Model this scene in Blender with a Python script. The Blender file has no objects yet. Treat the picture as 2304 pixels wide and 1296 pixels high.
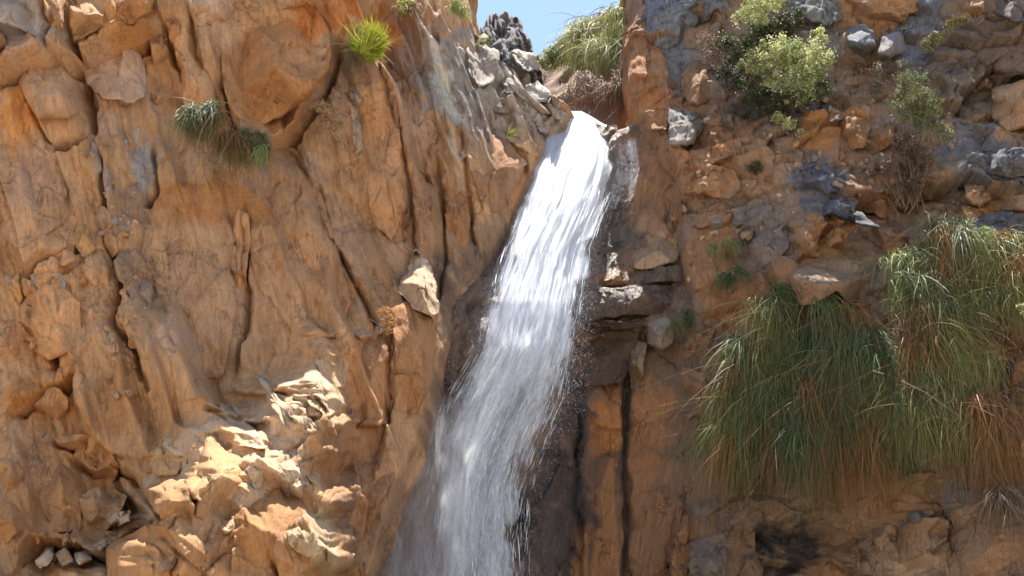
import bpy, math, random
import numpy as np
from math import radians

# ------------------------------------------------------------------ camera, sky, sun, exposure
SC = bpy.context.scene
COL = SC.collection
PITCH = radians(20.0); HFOV = radians(40.0)
CAM_Z = 1.6
FPX = 1152.0 / math.tan(HFOV / 2)
cam_d = bpy.data.cameras.new('camera'); cam = bpy.data.objects.new('camera', cam_d); COL.objects.link(cam)
cam.location = (0, 0, CAM_Z); cam.rotation_euler = (radians(90) + PITCH, 0, 0)
cam_d.sensor_width = 36; cam_d.angle = HFOV; cam_d.clip_end = 3000; cam_d.clip_start = 0.1
SC.camera = cam

SUN_EL, SUN_AZ = 73.0, 9.0            # azimuth from +y (into the picture) towards +x
world = bpy.data.worlds.new('World'); SC.world = world; world.use_nodes = True
wn = world.node_tree.nodes; wl = world.node_tree.links
sky = wn.new('ShaderNodeTexSky'); sky.sky_type = 'NISHITA'; sky.sun_disc = False
sky.sun_elevation = radians(SUN_EL); sky.sun_rotation = radians(SUN_AZ)
sky.air_density = 1.0; sky.dust_density = 0.6; sky.ozone_density = 1.0
wn['Background'].inputs['Strength'].default_value = 0.097
wl.new(sky.outputs[0], wn['Background'].inputs['Color'])

sun_d = bpy.data.lights.new('sun', 'SUN'); sun = bpy.data.objects.new('sun', sun_d); COL.objects.link(sun)
sun_d.energy = 5.0; sun_d.angle = radians(0.5); sun_d.color = (1.0, 0.95, 0.87)
sun.rotation_euler = (radians(90 - SUN_EL), 0, radians(180 - SUN_AZ))   # light travels towards the camera
sun.location = (0, 20, 40)

SC.view_settings.view_transform = 'Standard'; SC.view_settings.look = 'None'
SC.view_settings.gamma = 1.0; SC.view_settings.use_curve_mapping = False
SC.view_settings.exposure = 1.42
SC.render.engine = 'CYCLES'
SC.cycles.use_denoising = True; SC.cycles.use_adaptive_sampling = True; SC.cycles.adaptive_threshold = 0.02
SC.cycles.max_bounces = 7; SC.cycles.diffuse_bounces = 4; SC.cycles.transparent_max_bounces = 24
SC.cycles.transmission_bounces = 6

# ------------------------------------------------------------------ helpers
rng = np.random.default_rng(11)
AMB = np.array([0.575, 0.525, 0.505])      # light a shaded wall gets, used to turn seen shade colours into base colours

def lin(c):
    c = np.asarray(c, float) / 255.0
    return np.where(c <= 0.04045, c / 12.92, ((c + 0.055) / 1.055) ** 2.4)
def alb(c, k=1.0):
    a = lin(c) / AMB * k
    return np.maximum(a / np.maximum(1.0, a.max(-1, keepdims=True) / 0.62), 0.012)

SP, CP = math.sin(PITCH), math.cos(PITCH)
def pix(px, py, Y):
    """World point seen at photo pixel (px, py) that stands Y metres into the place."""
    px = np.asarray(px, float); py = np.asarray(py, float); Y = np.asarray(Y, float)
    b = (648.0 - py) / FPX; a = (px - 1152.0) / FPX
    d = Y / (CP - SP * b)
    return np.stack(np.broadcast_arrays(d * a, Y, CAM_Z + d * (SP + CP * b)), -1)
MPP = 0.0061   # metres per photo pixel on the walls

def _h(ix, iy, iz, s):
    with np.errstate(over='ignore'):
        h = (ix.astype(np.int64) * 374761393 + iy.astype(np.int64) * 668265263 + iz.astype(np.int64) * 1440662683 + s * 974634777) & 0xFFFFFFFF
        h = ((h ^ (h >> 13)) * 1274126177) & 0xFFFFFFFF
        h = ((h ^ (h >> 16)) * 2246822519) & 0xFFFFFFFF
        h = h ^ (h >> 15)
    return h.astype(np.float64) / 4294967295.0
def vnoise(p, s=0):
    i = np.floor(p).astype(np.int64); f = p - i; w = f * f * f * (f * (f * 6 - 15) + 10)
    r = 0
    for a in (0, 1):
        wx = w[..., 0] if a else 1 - w[..., 0]
        for b in (0, 1):
            wy = w[..., 1] if b else 1 - w[..., 1]
            if p.shape[-1] == 2:
                r = r + wx * wy * _h(i[..., 0] + a, i[..., 1] + b, np.zeros_like(i[..., 0]), s)
            else:
                for c in (0, 1):
                    wz = w[..., 2] if c else 1 - w[..., 2]
                    r = r + wx * wy * wz * _h(i[..., 0] + a, i[..., 1] + b, i[..., 2] + c, s)
    return r * 2 - 1
def fbm(p, o=4, s=0, g=0.5):
    r = 0; a = 1.0; n = 0
    for k in range(o):
        r = r + a * vnoise(p * 2.03 ** k + 17.3 * k, s + k); n += a; a *= g
    return r / n
def ridged(p, o=4, s=0):
    r = 0; a = 1.0; n = 0
    for k in range(o):
        r = r + a * (1 - np.abs(vnoise(p * 2.1 ** k + 9.1 * k, s + k))); n += a; a *= 0.5
    return r / n
def facets(q, s=0):
    """2D cells: returns height of randomly tilted flat cells and the distance to the nearest joint."""
    i = np.floor(q).astype(np.int64)
    sh = q.shape[:-1]
    F1 = np.full(sh, 9.0); F2 = np.full(sh, 9.0); R = np.zeros(sh); TX = np.zeros(sh); TY = np.zeros(sh)
    for a in (-1, 0, 1):
        for b in (-1, 0, 1):
            cx = i[..., 0] + a; cy = i[..., 1] + b; z = np.zeros_like(cx)
            fx = cx + _h(cx, cy, z, s); fy = cy + _h(cx, cy, z + 1, s)
            dx = q[..., 0] - fx; dy = q[..., 1] - fy; d = np.sqrt(dx * dx + dy * dy)
            nr = d < F1
            F2 = np.where(nr, F1, np.minimum(F2, d)); F1 = np.where(nr, d, F1)
            R = np.where(nr, _h(cx, cy, z + 2, s), R)
            TX = np.where(nr, dx * (_h(cx, cy, z + 3, s) * 2 - 1), TX)
            TY = np.where(nr, dy * (_h(cx, cy, z + 4, s) * 2 - 1), TY)
    return R - 0.5, TX + TY, F2 - F1
def sst(a, b, x):
    t = np.clip((x - a) / (b - a), 0, 1); return t * t * (3 - 2 * t)
def table(xs, ys, M):
    xs = np.array(xs, float); ys = np.array(ys, float); M = np.array(M, float)
    def f(px, py):
        px = np.clip(px, xs[0], xs[-1]); py = np.clip(py, ys[0], ys[-1])
        j = np.clip(np.searchsorted(xs, px, side='right') - 1, 0, len(xs) - 2)
        i = np.clip(np.searchsorted(ys, py, side='right') - 1, 0, len(ys) - 2)
        u = (px - xs[j]) / (xs[j + 1] - xs[j]); v = (py - ys[i]) / (ys[i + 1] - ys[i])
        return (M[i, j] * (1 - u) + M[i, j + 1] * u) * (1 - v) + (M[i + 1, j] * (1 - u) + M[i + 1, j + 1] * u) * v
    return f

def link(o, parent=None):
    COL.objects.link(o)
    if parent is not None: o.parent = parent
    return o
def tag(o, label=None, cat=None, group=None, kind=None):
    if label: o['label'] = label
    if cat: o['category'] = cat
    if group: o['group'] = group
    if kind: o['kind'] = kind
    return o
def empty(name, loc):
    o = bpy.data.objects.new(name, None); o.location = loc; o.empty_display_size = 0.2
    return link(o)
def mesh_obj(name, V, F, mat, parent=None, col=None, smooth=True, uv=None, attr=None, loc=None):
    """V (n,3) world points; F (m,3|4) indices. Points become relative to the parent / to loc."""
    V = np.asarray(V, float).reshape(-1, 3); F = np.asarray(F, np.int64)
    base = np.array(parent.location) if parent is not None else (np.array(loc) if loc is not None else np.zeros(3))
    me = bpy.data.meshes.new(name)
    k = F.shape[1]; m = len(F)
    me.vertices.add(len(V)); me.vertices.foreach_set('co', (V - base).astype(np.float32).ravel())
    me.loops.add(m * k); me.loops.foreach_set('vertex_index', F.astype(np.int32).ravel())
    me.polygons.add(m); me.polygons.foreach_set('loop_start', np.arange(0, m * k, k, dtype=np.int32))
    me.polygons.foreach_set('loop_total', np.full(m, k, np.int32))
    if smooth: me.polygons.foreach_set('use_smooth', np.ones(m, bool))
    if col is not None:
        a = me.color_attributes.new('Col', 'FLOAT_COLOR', 'POINT')
        c = np.ones((len(V), 4), np.float32); c[:, :3] = np.broadcast_to(col, (len(V), 3)); a.data.foreach_set('color', c.ravel())
    for nm, val in (attr or {}).items():
        a = me.attributes.new(nm, 'FLOAT', 'POINT'); a.data.foreach_set('value', np.asarray(val, np.float32).ravel())
    if uv is not None:
        l = me.uv_layers.new(name='UVMap'); l.data.foreach_set('uv', np.asarray(uv, np.float32)[F.ravel()].ravel())
    me.materials.append(mat); me.update(); me.validate()
    o = bpy.data.objects.new(name, me)
    if loc is not None and parent is None: o.location = loc
    return link(o, parent)
def gridF(r, c, wrap=False):
    i, j = np.meshgrid(np.arange(r - 1), np.arange(c if wrap else c - 1), indexing='ij')
    j2 = (j + 1) % c
    return np.stack([i * c + j, (i + 1) * c + j, (i + 1) * c + j2, i * c + j2], -1).reshape(-1, 4)

# ------------------------------------------------------------------ materials
def nodes(name):
    m = bpy.data.materials.new(name); m.use_nodes = True
    nt = m.node_tree; return m, nt.nodes, nt.links, nt.nodes['Principled BSDF']
def tex(N, L, vec, scale, detail=6, rough=0.6, kind='ShaderNodeTexNoise', dist=0.0):
    t = N.new(kind); t.inputs['Scale'].default_value = scale
    if kind == 'ShaderNodeTexNoise':
        t.inputs['Detail'].default_value = detail; t.inputs['Roughness'].default_value = rough; t.inputs['Distortion'].default_value = dist
    L.new(vec, t.inputs['Vector']); return t
def mp(N, L, src, scale=(1, 1, 1), rot=(0, 0, 0)):
    m = N.new('ShaderNodeMapping'); m.inputs['Scale'].default_value = scale; m.inputs['Rotation'].default_value = rot
    L.new(src, m.inputs['Vector']); return m.outputs[0]
def ramp(N, L, src, pts):
    r = N.new('ShaderNodeValToRGB'); e = r.color_ramp.elements
    while len(e) < len(pts): e.new(0.5)
    for k, (p, c) in enumerate(pts):
        e[k].position = p; e[k].color = (c, c, c, 1) if not hasattr(c, '__len__') else (*c, 1)
    L.new(src, r.inputs[0]); return r.outputs[0]
def mix(N, L, fac, a, b, mode='MIX'):
    m = N.new('ShaderNodeMix'); m.data_type = 'RGBA'; m.blend_type = mode
    for s, v in ((m.inputs[0], fac), (m.inputs[6], a), (m.inputs[7], b)):
        if isinstance(v, (int, float)): s.default_value = v
        elif isinstance(v, tuple): s.default_value = (*v, 1)
        else: L.new(v, s)
    return m.outputs[2]
def rock_material(name, tilt=0.0, wet=0.0, stain=0.5, grain=1.0, bump=0.6):
    m, N, L, B = nodes(name)
    geo = N.new('ShaderNodeNewGeometry'); pos = geo.outputs['Position']
    at = N.new('ShaderNodeAttribute'); at.attribute_name = 'Col'
    # grain drawn out along the fall line of the wall
    st = mp(N, L, mp(N, L, pos, rot=(0, tilt, 0)), (9, 9, 1.1))
    g1 = tex(N, L, st, 2.2, 7, 0.68, dist=0.4)
    g2 = tex(N, L, mp(N, L, pos, (1, 1, 0.6)), 3.1, 8, 0.62, dist=0.3)
    g3 = tex(N, L, mp(N, L, pos, (1.5, 1.5, 0.5), (0, tilt, 0)), 34.0, 5, 0.68)
    c1 = ramp(N, L, g1.outputs[0], [(0.30, 0.45), (0.45, 0.88), (0.60, 1.08), (0.78, 1.3)])
    c = mix(N, L, stain * grain, at.outputs[0], mix(N, L, 1.0, at.outputs[0], c1, 'MULTIPLY'))
    c2 = ramp(N, L, g2.outputs[0], [(0.28, (0.55, 0.50, 0.48)), (0.44, (0.95, 0.92, 0.88)), (0.58, (1.03, 1.02, 1.0)), (0.78, (1.2, 1.2, 1.22))])
    c = mix(N, L, 0.75, c, mix(N, L, 1.0, c, c2, 'MULTIPLY'))
    c3 = ramp(N, L, g3.outputs[0], [(0.3, 0.55), (0.48, 1.0), (0.72, 1.22)])
    c = mix(N, L, 0.6, c, mix(N, L, 1.0, c, c3, 'MULTIPLY'))
    # thin dark cracks
    vo = N.new('ShaderNodeTexVoronoi'); vo.feature = 'DISTANCE_TO_EDGE'; vo.inputs['Scale'].default_value = 1.0
    wv = N.new('ShaderNodeVectorMath'); wv.operation = 'ADD'
    sc = N.new('ShaderNodeVectorMath'); sc.operation = 'SCALE'; sc.inputs['Scale'].default_value = 0.5
    L.new(g2.outputs[1], sc.inputs[0]); L.new(mp(N, L, pos, (3.0, 3.0, 0.9), (0, tilt + 0.25, 0)), wv.inputs[0]); L.new(sc.outputs[0], wv.inputs[1])
    L.new(wv.outputs[0], vo.inputs['Vector'])
    ck = ramp(N, L, vo.outputs['Distance'], [(0.0, 0.0), (0.016, 1.0)])
    msk = ramp(N, L, tex(N, L, pos, 0.9, 3).outputs[0], [(0.60, 1.0), (0.72, 0.0)])
    cm = N.new('ShaderNodeMath'); cm.operation = 'MAXIMUM'; L.new(ck, cm.inputs[0]); L.new(msk, cm.inputs[1])
    c = mix(N, L, 1.0, c, ramp(N, L, cm.outputs[0], [(0, 0.42), (1, 1.0)]), 'MULTIPLY')
    g4 = tex(N, L, mp(N, L, mp(N, L, pos, rot=(0, tilt + 0.1, 0)), (5.5, 5.5, 0.8)), 1.0, 5, 0.55, dist=0.5)
    hl = ramp(N, L, g4.outputs[0], [(0.482, 1.0), (0.497, 0.0), (0.503, 0.0), (0.518, 1.0)])
    g5 = tex(N, L, mp(N, L, pos, (1.2, 1.2, 2.4), (0, tilt + 0.5, 0)), 1.6, 6, 0.6, dist=0.8)
    hl2 = ramp(N, L, g5.outputs[0], [(0.488, 1.0), (0.499, 0.0), (0.501, 0.0), (0.512, 1.0)])
    mk2 = ramp(N, L, tex(N, L, pos, 1.7, 3).outputs[0], [(0.52, 1.0), (0.64, 0.0)])
    hm = N.new('ShaderNodeMath'); hm.operation = 'MINIMUM'; L.new(hl, hm.inputs[0]); L.new(hl2, hm.inputs[1])
    hx = N.new('ShaderNodeMath'); hx.operation = 'MAXIMUM'; L.new(hm.outputs[0], hx.inputs[0]); L.new(mk2, hx.inputs[1])
    c = mix(N, L, 1.0, c, ramp(N, L, hx.outputs[0], [(0, 0.55), (1, 1.0)]), 'MULTIPLY')
    L.new(c, B.inputs['Base Color'])
    cm2 = N.new('ShaderNodeMath'); cm2.operation = 'MINIMUM'; L.new(cm.outputs[0], cm2.inputs[0]); L.new(hx.outputs[0], cm2.inputs[1]); cm = cm2
    h = N.new('ShaderNodeMath'); h.operation = 'MULTIPLY_ADD'; h.inputs[1].default_value = 1.1
    L.new(g1.outputs[0], h.inputs[0])
    h2 = N.new('ShaderNodeMath'); h2.operation = 'MULTIPLY_ADD'; h2.inputs[1].default_value = 0.8; L.new(g3.outputs[0], h2.inputs[0])
    h3 = N.new('ShaderNodeMath'); h3.operation = 'MULTIPLY_ADD'; h3.inputs[1].default_value = 0.8; L.new(cm.outputs[0], h3.inputs[0])
    L.new(g2.outputs[0], h3.inputs[2]); L.new(h3.outputs[0], h2.inputs[2]); L.new(h2.outputs[0], h.inputs[2])
    b = N.new('ShaderNodeBump'); b.inputs['Strength'].default_value = bump; b.inputs['Distance'].default_value = 0.045
    L.new(h.outputs[0], b.inputs['Height']); L.new(b.outputs[0], B.inputs['Normal'])
    if wet:
        rr = ramp(N, L, g2.outputs[0], [(0.35, 0.12), (0.6, 0.45)])
        L.new(rr, B.inputs['Roughness']); B.inputs['Specular IOR Level'].default_value = wet
    else:
        B.inputs['Roughness'].default_value = 0.88; B.inputs['Specular IOR Level'].default_value = 0.25
    return m
def plant_material(name, trans=0.3, rough=0.55):
    m, N, L, B = nodes(name)
    at = N.new('ShaderNodeAttribute'); at.attribute_name = 'Col'
    geo = N.new('ShaderNodeNewGeometry')
    t = tex(N, L, geo.outputs['Position'], 14.0, 3)
    c = mix(N, L, 1.0, at.outputs[0], ramp(N, L, t.outputs[0], [(0.3, 0.75), (0.7, 1.2)]), 'MULTIPLY')
    L.new(c, B.inputs['Base Color']); B.inputs['Roughness'].default_value = rough; B.inputs['Specular IOR Level'].default_value = 0.3
    tr = N.new('ShaderNodeBsdfTranslucent'); L.new(c, tr.inputs[0])
    mx = N.new('ShaderNodeMixShader'); mx.inputs[0].default_value = trans
    L.new(B.outputs[0], mx.inputs[1]); L.new(tr.outputs[0], mx.inputs[2]); L.new(mx.outputs[0], N['Material Output'].inputs[0])
    return m
def water_material(name, fine=60.0, along=1.6, lo=0.34, hi=0.72, soft=False):
    m, N, L, B = nodes(name); N.remove(B)
    uv = N.new('ShaderNodeUVMap'); uv.uv_map = 'UVMap'
    dn = N.new('ShaderNodeAttribute'); dn.attribute_name = 'dens'
    n1 = tex(N, L, mp(N, L, uv.outputs[0], (fine, along, 1)), 1.0, 6, 0.65, dist=0.35)
    n2 = tex(N, L, mp(N, L, uv.outputs[0], (fine * 0.16, along * 0.7, 1)), 1.0, 4, 0.6, dist=0.6)
    a = N.new('ShaderNodeMath'); a.operation = 'MULTIPLY_ADD'; a.inputs[1].default_value = 0.20; L.new(n1.outputs[0], a.inputs[0])
    n3 = tex(N, L, mp(N, L, uv.outputs[0], (fine * 0.45, along * 7, 1)), 1.0, 6, 0.72, dist=1.2)
    nm = N.new('ShaderNodeMath'); nm.operation = 'MULTIPLY_ADD'; nm.inputs[1].default_value = 0.45; L.new(n3.outputs[0], nm.inputs[0])
    b = N.new('ShaderNodeMath'); b.operation = 'MULTIPLY'; b.inputs[1].default_value = 0.35; L.new(n2.outputs[0], b.inputs[0]); L.new(b.outputs[0], nm.inputs[2]); L.new(nm.outputs[0], a.inputs[2])
    s = N.new('ShaderNodeMath'); s.operation = 'ADD'; L.new(a.outputs[0], s.inputs[0])
    d2 = N.new('ShaderNodeMath'); d2.operation = 'SUBTRACT'; L.new(dn.outputs['Fac'], d2.inputs[0]); d2.inputs[1].default_value = 0.5
    L.new(d2.outputs[0], s.inputs[1])
    al = ramp(N, L, s.outputs[0], [(lo, 0.0), (hi, 1.0)])
    ed = N.new('ShaderNodeMath'); ed.operation = 'MULTIPLY'; L.new(al, ed.inputs[0])
    cl = ramp(N, L, dn.outputs['Fac'], [(0.0, 0.0), (0.25, 1.0)]); L.new(cl, ed.inputs[1])
    df = N.new('ShaderNodeBsdfDiffuse'); df.inputs[0].default_value = (0.82, 0.84, 0.87, 1)
    tl = N.new('ShaderNodeBsdfTranslucent'); tl.inputs[0].default_value = (0.82, 0.84, 0.87, 1)
    gl = N.new('ShaderNodeBsdfGlossy'); gl.inputs[0].default_value = (0.9, 0.9, 0.9, 1); gl.inputs['Roughness'].default_value = 0.35
    bp = N.new('ShaderNodeBump'); bp.inputs['Strength'].default_value = 0.4; bp.inputs['Distance'].default_value = 0.04
    L.new(s.outputs[0], bp.inputs['Height']); L.new(bp.outputs[0], df.inputs['Normal']); L.new(bp.outputs[0], gl.inputs['Normal'])
    m1 = N.new('ShaderNodeMixShader'); m1.inputs[0].default_value = 0.45; L.new(df.outputs[0], m1.inputs[1]); L.new(tl.outputs[0], m1.inputs[2])
    m3 = N.new('ShaderNodeMixShader'); m3.inputs[0].default_value = 0.05; L.new(m1.outputs[0], m3.inputs[1]); L.new(gl.outputs[0], m3.inputs[2])
    tp = N.new('ShaderNodeBsdfTransparent')
    m2 = N.new('ShaderNodeMixShader'); L.new(ed.outputs[0], m2.inputs[0]); L.new(tp.outputs[0], m2.inputs[1]); L.new(m3.outputs[0], m2.inputs[2])
    L.new(m2.outputs[0], N['Material Output'].inputs[0])
    return m
M_LEFT = rock_material('ochre_rock', tilt=0.12, stain=0.55)
M_RIGHT = rock_material('earthy_rock', tilt=0.0, stain=0.5, bump=0.8)
M_WET = rock_material('wet_rock', tilt=-0.2, wet=0.6, stain=0.7, bump=0.9)
M_GRASS = plant_material('grass_blades', 0.35)
M_LEAF = plant_material('leaves', 0.4)
M_TWIG = plant_material('twigs', 0.0, 0.8)
M_WATER = water_material('falling_water')
M_VEIL = water_material('thin_water_veil', fine=40, along=3.0, lo=0.45, hi=0.72)
m, N, L, B = nodes('water_drops'); B.inputs['Base Color'].default_value = (0.85, 0.87, 0.9, 1); B.inputs['Roughness'].default_value = 0.4
M_DROP = m

# ------------------------------------------------------------------ the cliffs as displaced sheets
def paint(px, py, base, blobs, P, s=0):
    """Rock colours of a sheet: a base colour and patches of other rock and of painted sunlight, with uneven borders."""
    c = np.broadcast_to(alb(base), px.shape + (3,)).copy()
    q = np.stack([P[..., 0], P[..., 2]], -1)
    wx = fbm(q * 1.6, 4, s + 40) * 70; wy = fbm(q * 1.6, 4, s + 50) * 70
    wz = fbm(q * 7, 3, s + 60) * 0.45
    for (x, y, rx, ry, rot, colr, k) in blobs:
        ca, sa = math.cos(radians(rot)), math.sin(radians(rot))
        sc_ = min(1.0, min(rx, ry) * 1.5 / 90.0)
        dx = px + wx * sc_ - x; dy = py + wy * sc_ - y
        u = (dx * ca + dy * sa) / rx; v = (-dx * sa + dy * ca) / ry
        w = sst(1.25, 0.65, np.sqrt(u * u + v * v) + wz) * k
        c += (alb(colr) - c) * w[..., None]
    st_ = fbm(np.stack([q[..., 0] * 2.4 + .6 * q[..., 1], q[..., 1] * .45], -1), 5, s + 66, .6)
    st2 = fbm(q * .9 + 7, 4, s + 68)
    c = c * (1 + .26 * st_ + .16 * st2)[..., None] * np.stack([1 + 0 * st2, 1 - .05 * st2 + .04 * st_, 1 - .14 * st2 + .10 * st_], -1)
    return np.clip(c, .012, .7)
def rock_relief(P, s, big=0.22, mid=0.09, small=0.03, strie=0.03, tilt=0.15, aniso=1.7, crack=0.05):
    """Relief (metres, + is towards the viewer) of a rock wall at world points P."""
    u = P[..., 0] + 0.35 * P[..., 1]; v = P[..., 2]
    ca, sa = math.cos(tilt), math.sin(tilt)
    q = np.stack([u * ca + v * sa, -u * sa + v * ca], -1)
    w = np.stack([fbm(q * 0.9, 4, s + 1), fbm(q * 0.9, 4, s + 2)], -1)
    out = fbm(q * np.array([0.5, 0.4]), 3, s + 3) * big
    for (size, amp, ck, k) in ((1.7, big, crack * 1.4, 5), (0.62, mid, crack, 6), (0.21, small, crack * 0.35, 7)):
        qq = (q + w * size * 0.45) / np.array([size, size * aniso])
        r, t, e = facets(qq, s + k)
        mask = sst(-0.35, 0.35, fbm(q * 0.55 / size + 31.7, 2, s + k + 20)) if k > 5 else 1.0
        out = out + (r * 0.8 + t * 1.0) * amp * mask - ck * np.exp(-e / 0.045) * mask
    st_ = fbm(np.stack([q[..., 0] * 9, q[..., 1] * 1.1], -1), 4, s + 9, 0.6)
    out = out + st_ * strie + fbm(q * 5.5, 4, s + 12) * 0.022
    return out

def axis(segs):
    r = [np.arange(a, b, st) for (a, b, st) in segs]; return np.concatenate(r + [[segs[-1][1]]])

# Y tables: metres into the place
Y_LEFT0 = table([-700, 0, 400, 700, 950, 1100, 1290],
    [-130, 0, 300, 600, 780, 950, 1296, 2300],
    [[14.9, 15.5, 16.4, 17.3, 18.7, 20.0, 22.0],
     [14.7, 15.3, 16.2, 17.1, 18.4, 19.8, 21.5],
     [14.6, 15.2, 16.0, 16.9, 17.9, 18.9, 20.3],
     [14.5, 15.1, 15.8, 16.45, 16.9, 18.2, 19.3],
     [14.4, 15.0, 15.5, 15.9, 16.3, 17.9, 19.0],
     [14.2, 14.8, 15.5, 16.0, 16.0, 17.7, 18.7],
     [13.7, 14.3, 15.0, 15.6, 15.9, 17.4, 18.4],
     [13.0, 13.6, 14.4, 15.0, 16.0, 17.2, 18.2]])
def Y_LEFT(px, py):
    y = Y_LEFT0(px, py)
    px = np.asarray(px, float); py = np.asarray(py, float)
    pq = np.stack(np.broadcast_arrays(py / 95.0, px / 400.0), -1)
    px = px + 75 * fbm(pq, 4, 191); py = py + 40 * fbm(pq[..., ::-1] * 3, 3, 193)
    # the outcrop that steps out of the wall below a slanting line and catches the sun
    ln = 665 + (780 - px) * 0.62
    g = sst(0, 260, py - ln) * sst(240, 420, px) * sst(800, 690, px)
    g2 = sst(0, 150, py - 1100 - (300 - px) * 0.42) * sst(0, 110, px) * sst(440, 320, px)
    g3 = np.clip((py - ln - 230) / 420, 0, 1) * sst(300, 450, px) * sst(800, 690, px)
    return y - 2.35 * g - .3 * g3 - 1.2 * g2
Y_RIGHT = table([1380, 1500, 1700, 2000, 2304, 3000],
    [-210, 0, 300, 600, 900, 1130, 1200, 1296, 2300],
    [[21.4, 20.6, 20.2, 19.6, 18.9, 17.9],
     [20.9, 20.0, 19.5, 18.9, 18.2, 17.3],
     [20.0, 19.3, 18.7, 18.1, 17.5, 16.6],
     [19.6, 18.9, 18.1, 17.4, 16.8, 15.9],
     [19.2, 18.6, 17.7, 17.0, 16.4, 15.4],
     [19.1, 18.5, 17.6, 16.9, 16.1, 15.2],
     [19.1, 18.5, 18.1, 17.3, 16.0, 15.1],
     [19.0, 18.4, 18.0, 17.1, 15.9, 15.0],
     [18.6, 18.0, 17.6, 16.6, 15.4, 14.6]])
Y_GULLY = table([820, 960, 1100, 1200, 1290, 1330, 1400, 1480, 1600],
    [240, 300, 450, 600, 720, 760, 1000, 1030, 1296, 2300],
    [[20.6, 20.8, 21.0, 21.0, 21.0, 20.7, 20.1, 19.75, 19.6],
     [20.2, 20.4, 20.7, 20.8, 20.8, 20.45, 19.85, 19.6, 19.4],
     [19.8, 20.0, 20.3, 20.4, 20.3, 20.1, 19.65, 19.4, 19.25],
     [19.4, 19.7, 20.1, 20.2, 20.1, 19.85, 19.45, 19.25, 19.1],
     [19.2, 19.5, 20.0, 20.1, 19.8, 19.5, 19.1, 19.0, 18.9],
     [19.2, 19.5, 20.0, 20.1, 20.0, 19.8, 19.5, 19.2, 18.9],
     [19.0, 19.3, 19.9, 20.0, 19.7, 19.5, 19.3, 19.0, 18.7],
     [19.0, 19.3, 19.8, 19.7, 19.5, 19.4, 19.2, 18.9, 18.6],
     [18.8, 19.2, 19.7, 19.6, 19.4, 19.3, 19.1, 18.8, 18.5],
     [18.5, 19.0, 19.5, 19.4, 19.3, 19.2, 19.0, 18.6, 18.2]])

Y_GULLY0 = Y_GULLY
def Y_GULLY(px, py):
    return Y_GULLY0(px, py) - 1.7 * sst(330, 760, py) * sst(1400, 1180, px) - .5 * sst(400, 760, py)

XB_L = ([-420, 0, 60, 90, 130, 180, 230, 258, 290, 330, 380, 450, 520, 600, 680, 740, 790, 860, 920, 980, 1060, 1150, 1296, 2300],
        [1040, 1072, 1084, 1105, 1185, 1222, 1272, 1290, 1262, 1232, 1205, 1170, 1135, 1098, 1066, 1030, 1000, 986, 968, 950, 918, 880, 840, 760])
XB_R = ([-520, 0, 60, 130, 200, 280, 330, 380, 450, 600, 690, 720, 800, 1296, 2300],
        [1450, 1426, 1411, 1406, 1409, 1428, 1478, 1508, 1517, 1534, 1549, 1548, 1520, 1505, 1490])

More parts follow.
